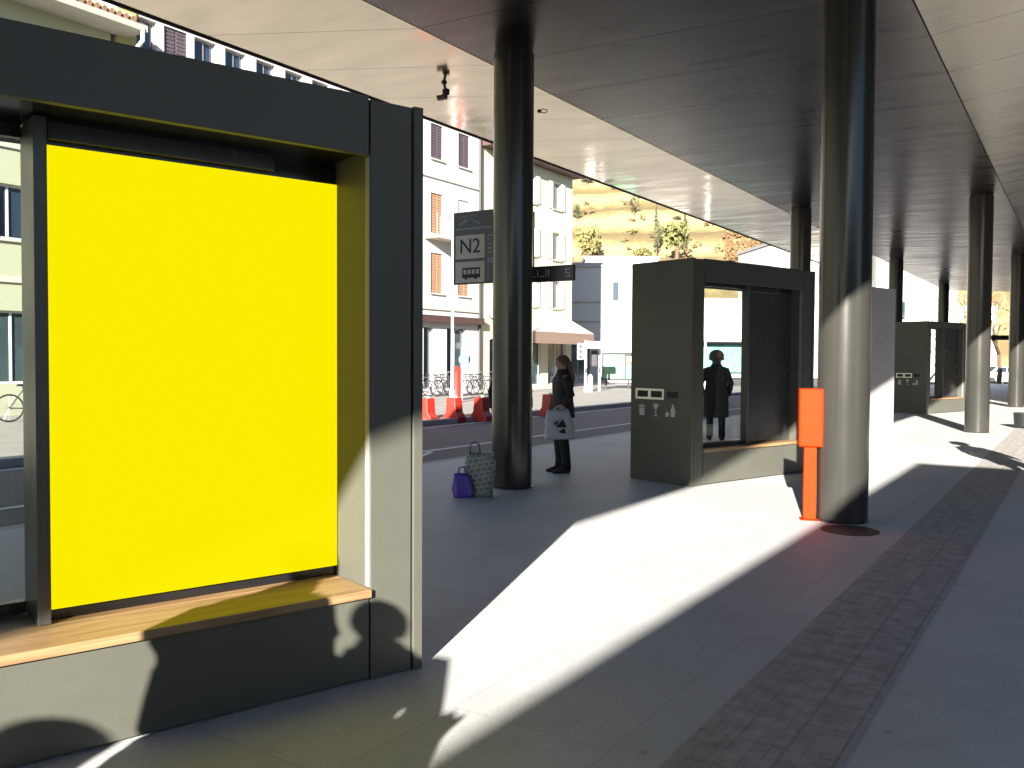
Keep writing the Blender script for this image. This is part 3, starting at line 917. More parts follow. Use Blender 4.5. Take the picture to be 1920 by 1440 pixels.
mb.add([(-.6, -1.0, 11.2), (L1 + .5, -1.0, 11.2), (L1 - 4, 5.5, 14.3), (4, 5.5, 14.3), (-.6, 12, 11.2), (L1 + .5, 12, 11.2)],
       [(0, 1, 2, 3), (1, 5, 2), (5, 4, 3, 2), (4, 0, 3), (0, 4, 5, 1)])
rf = mb.build('roof', M['tile'], b1)
mb = MB()
n = int((L1 + 1) / .22)
for i in range(n):
    x = -.55 + i * .22
    if x < 22: continue
    mb.cyl((x, -1.04, 11.24), (x + .0, 1.2, 12.28), .085, .085, 6)
mb.build('tile', M['tile'], rf)
mb = MB()
mb.tube([(L1 + .35, -1.02, 11.05), (L1 + .35, -1.02, 10.7), (L1 + .32, -.2, 10.2), (L1 + .3, -.08, 9.9), (L1 + .3, -.08, .3)], .06, 10)
mb.build('drainpipe', M['white'], b1)
mb = MB(); mb.box(L1 - 8, L1 - 7.1, 2.0, 2.8, 12.2, 13.6); mb.box(L1 - 8.1, L1 - 7.0, 1.9, 2.9, 13.6, 13.75)
mb.build('chimney', M['stone'], rf)

# --- tall white building (a from 16.6 to 34)
B0, B1_ = 15.5, 34.0
b2 = empty('town_house', pa(P_FACADE, B0), ROT_ST)
tag(b2, 'tall white plastered town house with brown and dark shutters', 'building')
L2 = B1_ - B0
ops = []; st = []
cols = [x - B0 for x in (16.4, 17.5, 18.6, 19.8, 21.1, 22.4, 23.7, 25.1, 26.6, 28.6, 30.7, 32.7)]
for i, xc in enumerate(cols):
    for fz, sty in ((4.45, 'brown_closed'), (7.05, 'brown_closed' if i < 11 else 'pale_closed'), (10.3, 'dark_closed' if i in (1, 10, 11) else 'plain')):
        if fz < 12:
            hh = 1.75 if fz < 9 else 1.5
        else:
            hh = 1.5
        ops.append((xc - .42, xc + .42, fz, fz + hh)); st.append(sty)
shops = [(1.0, 4.2), (5.4, 8.4), (9.4, 12.0), (14.3, 15.0), (15.95, 17.4)]
for x0, x1 in shops:
    ops.append((x0, x1, .25, 3.0)); st.append('shop')
mb = MB(); facade(mb, L2, 12.6, ops, 12); mb.build('wall', M['plaster2'], b2)
for o_, s_ in zip(ops, st):
    if s_ == 'shop':
        window(b2, *o_, 'shop', M['framew'])
    else:
        window(b2, *o_, s_, M['frame'])
mb = MB(); mb.box(.02, .62, -.03, -.001, 8.6, 12.55); mb.build('side_strip', M['yellow'], b2)
band(b2, 'string_course', L2, 9.45, .10, M['stone']); band(b2, 'string_course', L2, 3.72, .10, M['stone'])
band(b2, 'shop_fascia', L2, 3.16, .30, M['eave'], out=.28, x0=.2)
mb = MB(); mb.box(-.1, L2 + .0, -.5, 12, 12.601, 12.8); mb.build('roof', M['eave'], b2)
# small balcony with folded parasol, third floor
bx = 30.7 - B0
mb = MB(); mb.box(bx - .9, bx + 2.6, -.75, -.002, 6.75, 6.85)
bal = mb.build('balcony', M['stone'], b2)
mb = MB()
for i in range(18):
    x = bx - .88 + i * .2
    mb.cyl((x, -.72, 6.85), (x, -.72, 7.7), .012, .012, 5)
mb.box(bx - .9, bx + 2.6, -.74, -.70, 7.7, 7.74)
mb.build('railing', M['frame'], bal)
mb = MB(); mb.cyl((bx + .5, -.9, 6.5), (bx - .15, -.45, 8.25), .11, .02, 8)
mb.cyl((bx + 1.2, -.9, 6.6), (bx - .05, -.45, 8.2), .09, .02, 8)
mb.build('awning_arm', M['stone'], bal)
mb = MB(); mb.tube([(L2 - .08, -.07, 12.5), (L2 - .08, -.07, .2)], .06, 8); mb.build('drainpipe', M['iron'], b2)

# --- pale yellow building (a from 34.02 to 42.85)
b3 = empty('corner_house', pa(P_FACADE, 34.02), ROT_ST)
tag(b3, 'pale yellow corner house with white shutters, brown eaves and shop awning', 'building')
L3 = 42.85 - 34.02
ops = []; st = []
for xc in (1.9, 4.5, 7.1):
    for fz in (4.3, 6.9, 9.6):
        ops.append((xc - .42, xc + .42, fz, fz + 1.45)); st.append('pale')
for x0, x1 in ((.8, 2.6), (3.4, 5.6), (6.3, 8.2)):
    ops.append((x0, x1, .2, 2.6)); st.append('shop')
mb = MB(); facade(mb, L3, 11.55, ops, 11); mb.build('wall', M['paleyellow'], b3)
for o_, s_ in zip(ops, st): window(b3, *o_, s_, M['framew'])
mb = MB(); mb.box(0, L3 + .35, -.6, 11.2, 11.56, 11.8)
mb.add([(0, -.6, 11.81), (L3 + .35, -.6, 11.81), (L3 - 3, 5.3, 13.6), (0, 5.3, 13.6), (0, 11.2, 11.81), (L3 + .35, 11.2, 11.81)], [(0, 1, 2, 3), (1, 5, 2), (5, 4, 3, 2), (0, 4, 5, 1), (0, 3, 4)])
mb.build('roof', M['eave'], b3)
mb = MB()
mb.add([(.5, -.01, 3.75), (L3 - .2, -.01, 3.75), (L3 - .2, -1.5, 2.95), (.5, -1.5, 2.95), (.5, -.01, 3.71), (L3 - .2, -.01, 3.71), (L3 - .2, -1.5, 2.91), (.5, -1.5, 2.91)],
       [(0, 1, 2, 3), (7, 6, 5, 4), (0, 3, 7, 4), (1, 5, 6, 2), (3, 2, 6, 7), (0, 4, 5, 1)])
aw = mb.build('awning', M['awning'], b3)
mb = MB(); mb.box(.5, L3 - .2, -1.52, -1.502, 2.35, 2.93); mb.build('valance', M['awningb'], aw)
mb = MB()
for x in (.7, L3 - .5): mb.tube([(x, -.02, 2.5), (x, -1.45, 2.9)], .02, 6)
mb.build('awning_arm', M['stone'], aw)

# --- far low white building facing down the street
def plain_building(name, label, x0, x1, y, depth, Ht, wm, ops, rz=0.0, roofm=None, parapet=.3):
    b = empty(name, (x0, y, 0), rz)
    tag(b, label, 'building')
    L = x1 - x0
    mb = MB(); facade(mb, L, Ht, [o[:4] for o in ops], depth); mb.build('wall', wm, b)
    for o_ in ops: window(b, *o_[:4], o_[4], M['frame'])
    mb = MB(); mb.box(-.12, L + .12, -.12, depth + .12, Ht + .001, Ht + parapet)
    mb.build('roof', roofm or M['roofsheet'], b)
    return b
b5 = plain_building('low_house', 'low white house half in shade beyond the corner house', 2.6, 11.6, 59.0, 10, 7.7, M['plaster'],
                    [(4.05, 4.55, 5.45, 6.75, 'plain'), (1.0, 2.6, .2, 2.6, 'shop')], rz=radians(-3))
band(b5, 'string_course', 9, 5.3, .12, M['frame'], out=.05); band(b5, 'string_course', 9, 4.0, .12, M['frame'], out=.05); band(b5, 'string_course', 9, 2.75, .14, M['frame'], out=.05)
plain_building('flat_roofed_house', 'white flat roofed house showing above the low shaded house', 6.6, 13.2, 80, 9, 10.6, M['plaster'], [(2, 3, 6, 7.4, 'plain')])
b7 = plain_building('shop_building', 'white low shop building with green glass front seen through the kiosk opening', 13.0, 27.0, 76, 10, 6.4, M['plaster'],
                    [(2.5, 7.5, .3, 3.0, 'shop'), (8.3, 12.6, .3, 3.0, 'shop')], rz=radians(4), parapet=.5)
mb = MB(); mb.box(2.3, 12.8, -1.2, -.002, 3.1, 3.35); mb.build('canopy', M['frame'], b7)
mb = MB(); mb.box(2.6, 7.4, .08, .1, .5, 2.9); mb.build('display', M['greenglass'], b7)
plain_building('pale_house', 'pale house with flat roof right of the hillside behind the thin column', 24.7, 33.0, 84, 9, 12.6, M['plaster'],
               [(5.4, 6.5, 8.8, 10.2, 'plain')], rz=radians(6))
plain_building('white_block', 'white sunlit block between the far columns at the right', 27.2, 33.0, 66, 12, 8.5, M['plaster'],
               [(1.2, 2.2, 4.6, 6.0, 'plain')], rz=radians(-6))
plain_building('tan_cottage', 'small tan cottage with brown roof beside the far thin column', 33.6, 38.5, 70, 8, 6.0, M['stone'], [(1, 2, 3.2, 4.4, 'plain')], roofm=M['eave'])

# --- station building, behind the camera: its roof line shades the near paving
P_ST, H_ST = 2.9, 5.0
cot = cos(SUN_EL) / sin(SUN_EL)
tip = pa(-2.07, 14.9) - Vector((SDIR.x, SDIR.y, 0)) / cos(SUN_EL) * 1.0 * cot
DA = cos(TH - SUN_AZ) * cot; DP = sin(TH - SUN_AZ) * cot       # shift of a shadow per metre of height, along a and towards -p
H_ST = (P_ST + 2.07) / DP
A_ST = 14.9 - DA * H_ST
def station(name, label, p0, p1, a0, a1, h):
    b = empty(name, pa(p0, a1), ROT_PA); tag(b, label, 'building')
    mb = MB(); mb.box(0, p1 - p0, a0 - a1, 0, 0, h); mb.build('wall', M['stonedark'], b)
    mb = MB(); mb.box(-.10, p1 - p0 + .1, a0 - a1, 0.0, h - .35, h - .0); mb.build('cornice', M['roofsheet'], b)
    n = int((a1 - a0) / 4.4)
    for i in range(n):
        mb = MB(); y = -1.8 - i * 4.4
        mb.box(-.05, -.001, y - 2.2, y, .4, 2.9)
        f = mb.build('window', M['frame'], b)
        mb = MB(); mb.box(-.06, -.0505, y - 2.1, y - .1, .5, 2.8); mb.build('pane', M['glass'], f)
station('station_building', 'long low station building behind the photographer shading the near paving', P_ST, 18, -90, A_ST, H_ST)
station('sky_blocker', 'long dark unseen block added outside the right edge to shut out sky light', 7.5, 24, 8, 90, 12)  # unseen block added on the right to cut the sky light

# ================================================================== HILL
def hill_h(x, y):
    d = y + .12 * x - 104
    if d < 0: return -0.35
    base = d * .44
    n = noise.noise(Vector((x * .012, y * .012, 1.3))) * 9 + noise.noise(Vector((x * .05, y * .05, 4.1))) * 2
    h = base + n * min(1, d / 30)
    st = 6.0
    q = h / st
    fr = q - math.floor(q)
    fr = 0.25 * fr + 0.75 * (max(0, min(1, (fr - .35) / .45)) ** 1.3)
    h2 = (math.floor(q) + fr) * st
    return max(-0.35, min(h2, 150))
mb = MB()
nx, ny = 150, 150
X0h, X1h, Y0h, Y1h = -150, 330, 96, 420
vs = []
for j in range(ny + 1):
    for i in range(nx + 1):
        t = (j / ny) ** 1.35
        x = X0h + (X1h - X0h) * i / nx; y = Y0h + (Y1h - Y0h) * t
        vs.append((x, y, hill_h(x, y)))
fs = [(j * (nx + 1) + i, j * (nx + 1) + i + 1, (j + 1) * (nx + 1) + i + 1, (j + 1) * (nx + 1) + i) for j in range(ny) for i in range(nx)]
mb.add(vs, fs)
hl = mb.build('hill', M['hill'], smooth=True); hl['kind'] = 'structure'

def px_on_hill(px, py):
    """where the sight line of a photo pixel meets the hill (used once, to site the trees on the slope)"""
    r = (px - 960) / 1650; e = (672 + (px - 960) * .005 - py) / 1650
    y = 100.0
    while y < 400:
        if hill_h(r * y, y) >= CAM_H + e * y: break
        y += .5
    return Vector((r * y, y, hill_h(r * y, y)))

def leaf_crown(mb, c, rx, ry, rz, n, size, rng, clumps=14, cone=False):
    cl = []
    for _ in range(clumps):
        while True:
            p = Vector((rng.uniform(-1, 1), rng.uniform(-1, 1), rng.uniform(-1, 1)))
            if p.length < 1: break
        cl.append(p * .85)
    for _ in range(n):
        b = rng.choice(cl)
        p = b + Vector((rng.gauss(0, .2), rng.gauss(0, .2), rng.gauss(0, .16)))
        if cone:
            f = max(0.06, (1 - p.z) / 2)
            q = Vector((p.x * rx * f * 1.2, p.y * ry * f * 1.2, p.z * rz))
        else:
            q = Vector((p.x * rx, p.y * ry, p.z * rz))
        s = size * rng.uniform(.6, 1.3)
        e = Euler((rng.uniform(0, pi), rng.uniform(0, pi), rng.uniform(0, pi))).to_matrix()
        a_, b_ = e @ Vector((s, 0, 0)), e @ Vector((0, s * .7, 0))
        o = Vector(c) + q
        mb.add([o - a_, o - b_, o + a_, o + b_], [(0, 1, 2, 3)])

def tree(name, label, loc, h, w, leaf, cone=False, n=420, trunk=.18, seed=1, group='trees on the hillside'):
    rng = random.Random(seed)
    e = empty(name, loc)
    tag(e, label, 'tree', group)
    mb = MB(); mb.tube([(0, 0, -.5), (w * .03, 0, h * trunk), (0, 0, h * .7)], [w * .07 + .08, w * .05 + .06, .03], 7)
    for k in range(4):
        a_ = k * 1.7 + rng.random()
        mb.tube([(0, 0, h * (trunk + .1 + .1 * k)), (cos(a_) * w * .28, sin(a_) * w * .28, h * (trunk + .25 + .1 * k))], [.06, .02], 5)
    mb.build('trunk', M['trunk'], e)
    mb = MB()
    leaf_crown(mb, (0, 0, h * (trunk + (1 - trunk) * .5)), w / 2, w / 2, h * (1 - trunk) / 2, n, max(w, h * .35) * .075, rng, clumps=20, cone=cone)
    mb.build('crown', leaf, e, fix=False)
    return e
def hill_tree(name, label, px, py_base, hpx, wpx, leaf, cone, seed, n=420, trunk=.12):
    p = px_on_hill(px, py_base)
    k = p.y / 1650
    return tree(name, label, p, hpx * k, wpx * k, leaf, cone, n, trunk, seed)
hill_tree('conifer', 'broad olive green conifer right beside the pale yellow house', 1096, 506, 90, 44, M['leafo'], False, 3, 620)
hill_tree('cypress', 'small cypress standing right of the broad olive conifer', 1119, 482, 58, 16, M['leafg'], True, 4)
hill_tree('cypress', 'tall slender cypress standing alone in the middle of the hillside', 1228, 487, 102, 19, M['leafd'], True, 5)
hill_tree('round_tree', 'wide green tree right of the tall slender cypress', 1266, 486, 72, 54, M['leafg'], False, 6, 620, .2)
hill_tree('cypress', 'dark pointed conifer rising out of the wide green tree', 1281, 480, 82, 26, M['leafd'], True, 7)
hill_tree('shrub', 'dark shrub on the hillside at the edge of the yellow house', 1080, 418, 32, 20, M['leafd'], False, 8)
hill_tree('shrub', 'round dark bush alone high on the hillside', 1186, 404, 32, 19, M['leafd'], False, 9)
hill_tree('shrub', 'low dark bush highest on the hill under the soffit edge', 1098, 352, 15, 26, M['leafd'], False, 10, 200)
hill_tree('shrub', 'flat olive bush in the middle of the hillside terraces', 1182, 442, 12, 24, M['leafo'], False, 12, 200)
hill_tree('shrub', 'small low bush above the dark pointed conifer', 1268, 418, 8, 22, M['leafd'], False, 13, 150)
hill_tree('bush', 'yellow green bush at the left foot of the tall cypress', 1205, 496, 30, 40, M['leafo'], False, 14, 500, .05)
# dry scrub on the slope
mb = MB(); rng = random.Random(5)
for q_ in range(560):
    px = rng.uniform(1060, 1960); py = rng.uniform(340, 500)
    if q_ >= 420: px = rng.uniform(1355, 1445); py = rng.uniform(450, 500)
    if not (rng.random() < .35 or (1360 < px < 1440 and py > 450) or px > 1700): continue
    p = px_on_hill(px, py)
    k = p.y / 1650
    leaf_crown(mb, p + Vector((0, 0, 1.0)), 8 * k, 5 * k, 5 * k, 26, 2.2 * k, rng, 5)
sc_ = mb.build('scrub', M['scrub'], fix=False)
tag(sc_, 'dry brown scrub and vines over the hillside terraces', 'scrub', kind='stuff')

# bare pale trees beyond the canopy end
def bare_tree(loc, h, seed, label):
    rng = random.Random(seed)
    e = empty('bare_tree', loc); tag(e, label, 'tree', 'bare trees beyond the canopy')
    mt, mc = MB(), MB()
    def grow(p, d, l, r, lev):
        q = p + d * l
        m2 = (p + q) / 2 + Vector((rng.gauss(0, .06), rng.gauss(0, .06), 0)) * l
        (mt if lev < 2 else mc).tube([p, m2, q], [r, r * .8, r * .62], 6 if lev < 2 else 4)
        if lev >= 5: return
        for _ in range(rng.choice((2, 3, 3))):
            nd = (d + Vector((rng.gauss(0, .5), rng.gauss(0, .5), rng.gauss(.12, .3)))).normalized()
            grow(q, nd, l * rng.uniform(.62, .82), r * .6, lev + 1)
    grow(Vector((0, 0, -.2)), Vector((0, 0, 1)), h * .26, h * .022, 0)
    mt.build('trunk', M['trunk'], e)
    mc.build('crown', M['twig'], e, fix=False)
for i, (px, Y, h, lab) in enumerate(((1770, 58, 9, 'bare pale tree just left of the sunlit right column'), (1800, 70, 11, 'bare tree behind the sunlit right column'),
                                     (1872, 62, 10, 'bare golden tree between the two right columns'), (1925, 66, 10, 'bare tree at the right edge of the photo'))):
    bare_tree(Vector(((px - 960) / 1650 * Y, Y, -.3)), h, 20 + i, lab)

# ================================================================== STREET FURNITURE
# red barriers
def barrier(first=[None]):
    if first[0] is None:
        e = empty('road_barrier')
        mb = MB()
        prof = [(-.27, 0), (.27, 0), (.27, .14), (.17, .28), (.14, .66), (-.14, .66), (-.17, .28), (-.27, .14)]
        L = .17
        n = len(prof)
        vs = [(x, -L, z) for x, z in prof] + [(x, L, z) for x, z in prof]
        mb.add(vs, [tuple(range(n)), tuple(range(2 * n - 1, n - 1, -1))] + [(i, (i + 1) % n, n + (i + 1) % n, n + i) for i in range(n)])
        mb.build('body', M['red'], e, bevel=.025)
        mb = MB(); mb.cyl((0, .06, .655), (0, .06, .70), .05, .05, 12)
        mb.build('filler_cap', M['white'], e)
        first[0] = e
        return e
    return copy_tree(first[0])
blab = ['red plastic road barrier showing right beside the near kiosk', 'red plastic road barrier in the middle of the row left of the sign column',
        'red plastic road barrier against the left side of the sign column', 'red plastic road barrier half hidden behind the waiting woman']
for (px, Y), lab in zip(((800, 23.2), (852, 23.6), (903, 24.0), (1030, 26.2)), blab):
    b = barrier()
    b.location = ((px - 960) / 1650 * Y, Y, -.12)
    b.rotation_euler = (0, 0, ROT_PA)
    tag(b, lab, 'barrier', 'red barriers along the far kerb')

# bicycles
def make_bike():
    e = empty('bicycle')
    for x in (-.52, .52):
        mb = MB(); mb.torus((x, 0, .34), .32, .022, 'Y', 22, 6)
        w = mb.build('wheel', M['black'], e, smooth=True)
        mb = MB()
        for i in range(8):
            a_ = pi * i / 8
            mb.cyl((x - .31 * cos(a_), 0, .34 - .31 * sin(a_)), (x + .31 * cos(a_), 0, .34 + .31 * sin(a_)), .003, .003, 4)
        mb.build('spokes', M['chrome'], w)
    mb = MB()
    for p, q in (((-.52, 0, .34), (-.1, 0, .32)), ((-.1, 0, .32), (-.22, 0, .86)), ((-.52, 0, .34), (-.2, 0, .78)), ((-.1, 0, .32), (.36, 0, .72)), ((-.2, 0, .78), (.34, 0, .80)), ((.52, 0, .34), (.32, 0, .95))):
        mb.cyl(p, q, .017, .017, 8)
    mb.build('frame', M['bikeframe'], e)
    mb = MB(); mb.tube([(.22, .28, 1.0), (.33, .14, 1.02), (.32, 0, .98), (.33, -.14, 1.02), (.22, -.28, 1.0)], .013, 6); mb.build('handlebar', M['chrome'], e)
    mb = MB(); mb.loft([((-.36, 0, .88), .005, .005, (1, 0, 0)), ((-.32, 0, .89), .075, .03, (1, 0, 0)), ((-.2, 0, .89), .05, .025, (1, 0, 0)), ((-.08, 0, .88), .012, .012, (1, 0, 0))], 10); mb.build('saddle', M['black'], e)
    return e
bike0 = make_bike()
spots = [(798, 36.5, 20), (812, 37.2, 70), (826, 36.6, 64), (838, 37.6, 75), (866, 37.5, 60), (880, 38.3, 72), (893, 37.8, 66), (906, 38.6, 70), (60, 21.5, 80)]
for i, (px, Y, rz) in enumerate(spots):
    b = bike0 if i == 0 else copy_tree(bike0)
    b.location = ((px - 960) / 1650 * Y, Y, 0)
    b.rotation_euler = (0, 0, radians(rz - 33))
    if px < 100:
        tag(b, 'bicycle parked across the road seen through the near kiosk opening', 'bicycle', 'bicycles parked across the road')
    else:
        tag(b, 'bicycle parked in the row in front of the white town house shops', 'bicycle', 'bicycles parked across the road')

# street pole in front of the town house
mb = MB(); mb.cyl((0, 0, 0), (0, 0, 7.4), .055, .04, 10); mb.cyl((0, 0, 0), (0, 0, .5), .09, .09, 10)
sp = mb.build('street_pole', M['signal'], smooth='auto'); sp.location = ((848 - 960) / 1650 * 31, 31, 0)
tag(sp, 'thin pale street pole below the N2 sign', 'pole')
# round traffic signs beside it
ts = empty('traffic_sign', ((866 - 960) / 1650 * 33, 33, 0))
tag(ts, 'small blue round traffic sign on a post by the parked bicycles', 'traffic sign')
mb = MB(); mb.cyl((0, 0, 0), (0, 0, 2.0), .03, .03, 8); mb.build('post', M['signal'], ts)
mb = MB(); mb.cyl((.1, -.05, 1.55), (.1, -.03, 1.55), .22, .22, 20); mb.build('disc', M['bluep'], ts)
# dark red waste pillar
mb = MB(); mb.loft([((0, 0, 0), .2, .2), ((0, 0, 1.05), .2, .2), ((0, 0, 1.12), .22, .22), ((0, 0, 1.25), .12, .12), ((0, 0, 1.3), .02, .02)], 14)
wb = mb.build('post_box', M['red'], smooth='auto'); wb.location = ((856 - 960) / 1650 * 33.5, 33.5, 0)
tag(wb, 'short red pillar behind the red barriers among the bicycles', 'pillar box')

# traffic signals by the side street
def signal(px, Y, h, label, arm):
    e = empty('traffic_light', ((px - 960) / 1650 * Y, Y, -.05))
    tag(e, label, 'traffic light')
    mb = MB(); mb.cyl((0, 0, 0), (0, 0, h), .07, .06, 10)
    if arm: mb.box(.05, .85, -.12, .12, h - .38, h - .05)
    mb.build('pole', M['signal'], e)
    mb = MB(); mb.box(-.42, -.12, -.14, .14, h - .95, h - .15)
    hd = mb.build('signal_head', M['signal'] if arm else M['dark'], e, bevel=.03)
    mb = MB()
    for z in (.30, .55, .80): mb.cyl((-.27, -.17, h - z), (-.27, -.141, h - z), .09, .09, 14)
    mb.build('lens', M['dark'], hd)
    mb = MB(); mb.box(-.05, .05, -.1, -.065, .95, 1.2)
    mb.build('push_button', M['dark'], e)
signal(1098, 43, 2.55, 'white traffic light with side arm before the shaded house wall', True)
signal(1124, 44, 2.2, 'shorter white traffic light post left of the green billboard', False)
mb = MB(); mb.loft([((0, 0, 0), .12, .12), ((0, 0, .75), .12, .12), ((0, 0, .85), .08, .08), ((0, 0, .9), .02, .02)], 12)
bo = mb.build('bollard', M['signal'], smooth='auto'); bo.location = ((1107 - 960) / 1650 * 43, 43, -.05)
tag(bo, 'short white bollard between the two traffic lights', 'bollard')
# billboard
bb = empty('billboard', ((1156 - 960) / 1650 * 47, 47, -.1)); tag(bb, 'green and white billboard in a dark frame left of the dark kiosk', 'billboard')
mb = MB(); mb.box(-.78, .98, 0, .1, .55, 2.05); mb.box(-.6, -.5, .02, .08, 0, .55); mb.box(.6, .7, .02, .08, 0, .55); mb.build('frame', M['dark'], bb)
mb = MB(); mb.box(-.70, .42, -.006, 0, .65, 1.92); mb.build('poster', mat('green_poster_paper', (.15, .31, .19), .6, 0, .35, 3.2), bb)
mb = MB(); mb.box(.50, .9, -.006, 0, 1.5, 1.85); mb.build('small_poster', M['yellow'], bb)
mb = MB(); mb.box(.50, .9, -.006, 0, .65, 1.45); mb.build('side_panel', M['greenglass'], bb)
# signal seen through the kiosk opening
signal(1322, 46, 3.2, 'dark traffic light seen through the kiosk opening by the standing figure', False)

# white car and rail at the right
def car(loc, rz, label):
    e = empty('parked_car', loc, rz); tag(e, label, 'car')
    mb = MB()
    prof = [(-2.0, .32), (-2.05, .62), (-1.95, .92), (-1.2, 1.0), (-.65, 1.44), (.9, 1.47), (1.6, 1.05), (1.98, .95), (2.03, .55), (1.95, .3)]
    n = len(prof); vs = []
    for y, k in ((-.82, .94), (-.86, 1), (.86, 1), (.82, .94)):
        for x, z in prof: vs.append((x * (1 if abs(y) > .83 else .985), y * (1 if z < 1.0 else .86), z))
    fs = [tuple(range(n)), tuple(range(4 * n - 1, 3 * n - 1, -1))]
    for r in range(3):
        for i in range(n): fs.append((r * n + i, r * n + (i + 1) % n, (r + 1) * n + (i + 1) % n, (r + 1) * n + i))
    mb.add(vs, fs); mb.build('body', M['carw'], e, smooth='auto', bevel=.03)
    mb = MB()
    for s in (-1, 1):
        y = s * .775
        mb.add([(-1.0, y, 1.04), (.0, y, 1.04), (0, y * .985, 1.37), (-.58, y * .985, 1.37)], [(0, 1, 2, 3)])
        mb.add([(.08, y, 1.04), (1.35, y, 1.04), (.86, y * .985, 1.37), (.08, y * .985, 1.37)], [(0, 1, 2, 3)])
    mb.add([(-1.16, -.66, 1.03), (-1.16, .66, 1.03), (-.70, .62, 1.42), (-.70, -.62, 1.42)], [(0, 1, 2, 3)])
    mb.build('window', M['glass'], e)
    for x in (-1.25, 1.25):
        for s in (-1, 1):
            mb = MB(); mb.cyl((x, s * .70, .31), (x, s * .87, .31), .31, .31, 20); w = mb.build('wheel', M['black'], e, smooth='auto')
            mb = MB(); mb.cyl((x, s * .872, .31), (x, s * .88, .31), .19, .19, 14); mb.build('rim', M['trim'], w)
car(Vector(((1874 - 960) / 1650 * 66, 66, -.25)), radians(8), 'white car parked beyond the canopy between the right columns')
rl = empty('railing', ((1872 - 960) / 1650 * 43, 43, 0), radians(0)); tag(rl, 'dark overhead crossbar on two posts between the right columns', 'railing')
mb = MB(); mb.box(-1.3, 1.6, -.05, .05, 2.62, 2.85); mb.build('crossbar', M['iron'], rl)
mb = MB(); mb.cyl((-1.2, 0, 0), (-1.2, 0, 2.62), .05, .05, 8); mb.cyl((1.5, 0, 0), (1.5, 0, 2.62), .05, .05, 8); mb.build('post', M['iron'], rl)
# dark bin at the right edge
M['bin'] = mat('dark_bin_paint', (0.012, 0.016, 0.015), .4)
lb = empty('litter_bin', (12.22, 20.9, 0)); tag(lb, 'dark low bin cut off by the right edge of the photo', 'bin')
mb = MB(); mb.loft([((0, 0, 0), .16, .16), ((0, 0, .05), .24, .24), ((0, 0, .34), .26, .26)], 18); mb.build('body', M['bin'], lb, smooth='auto')
mb = MB(); mb.torus((0, 0, .35), .25, .02, 'Z', 18, 6); mb.build('rim', M['dark'], lb, smooth=True)

# ================================================================== BAGS
def sack(name, w, d, h, m, seed, taper=.8, parent=None):
    rng = random.Random(seed)
    mb = MB(); rings = 10; seg = 20
    vs = []; fs = []
    for k in range(rings + 1):
        t = k / rings
        sx = w / 2 * (1.0 + .12 * sin(t * pi) - (1 - taper) * t); sy = d / 2 * (1.0 + .15 * sin(t * pi) - .55 * t)
        for i in range(seg):
            a_ = 2 * pi * i / seg
            c_, s_ = cos(a_), sin(a_)
            sl = .10 * t * t * w * (1 if seed == 3 else -1)
            x = sx * math.copysign(abs(c_) ** .55, c_) + sl; y = sy * math.copysign(abs(s_) ** .55, s_)
            nz = noise.noise(Vector((x * 14, y * 14, t * 4 + seed))) * .06
            vs.append((x * (1 + nz * 3), y * (1 + nz * 4), t * h + nz * .4 * (t > .9)))
    for k in range(rings):
        for i in range(seg):
            j = (i + 1) % seg
            fs.append((k * seg + i, k * seg + j, (k + 1) * seg + j, (k + 1) * seg + i))
    fs.append(tuple(reversed(range(seg))))
    mb.add(vs, fs)
    o = mb.build(name, m, parent, smooth=True, solid=.006)
    return o
def ground_pt(px, py):
    Y = CAM_H * 1650 / (py - 672 - (px - 960) * .005)
    return Vector(((px - 960) / 1650 * Y, Y, 0))
def mat_check():
    m, t, b = new_mat('checked_bag_fabric')
    N, L = t.nodes, t.links
    tc = N.new('ShaderNodeTexCoord')
    br = N.new('ShaderNodeTexBrick'); br.offset = 0.5
    br.inputs['Color1'].default_value = (.24, .25, .20, 1); br.inputs['Color2'].default_value = (.15, .17, .14, 1); br.inputs['Mortar'].default_value = (.38, .38, .33, 1)
    br.inputs['Scale'].default_value = 1; br.inputs['Brick Width'].default_value = .07; br.inputs['Row Height'].default_value = .055; br.inputs['Mortar Size'].default_value = .006
    mp = N.new('ShaderNodeMapping'); mp.inputs['Rotation'].default_value = (pi / 2, .35, .2)
    L.new(tc.outputs['Object'], mp.inputs[0]); L.new(mp.outputs[0], br.inputs['Vector'])
    L.new(br.outputs['Color'], b.inputs['Base Color']); b.inputs['Roughness'].default_value = .6
    n = N.new('ShaderNodeTexNoise'); n.inputs['Scale'].default_value = 16; L.new(tc.outputs['Object'], n.inputs['Vector'])
    bp = N.new('ShaderNodeBump'); bp.inputs['Strength'].default_value = .8; bp.inputs['Distance'].default_value = .03
    L.new(n.outputs['Fac'], bp.inputs['Height']); L.new(bp.outputs[0], b.inputs['Normal'])
    return m
M['bagg'] = mat_check()
e = empty('shopping_bag', ground_pt(896, 931), radians(-20)); tag(e, 'tall grey green shopping bag leaning on the sign column', 'bag')
sack('body', .34, .20, .50, M['bagg'], 3, .92, e)
mb = MB(); mb.tube([(-.08, -.04, .48), (-.07, -.04, .60), (-.02, -.03, .64), (.03, -.03, .60), (.05, -.03, .48)], .008, 6); mb.build('handle', M['dark'], e)
e = empty('carrier_bag', ground_pt(868, 933), radians(10)); tag(e, 'small crumpled purple carrier bag beside the grey green bag', 'bag')
sack('body', .23, .16, .27, M['bagp'], 8, .75, e)
mb = MB(); mb.tube([(-.05, 0, .26), (-.04, 0, .34), (.02, 0, .35), (.05, 0, .26)], .01, 6); mb.build('handle', M['bagp'], e)

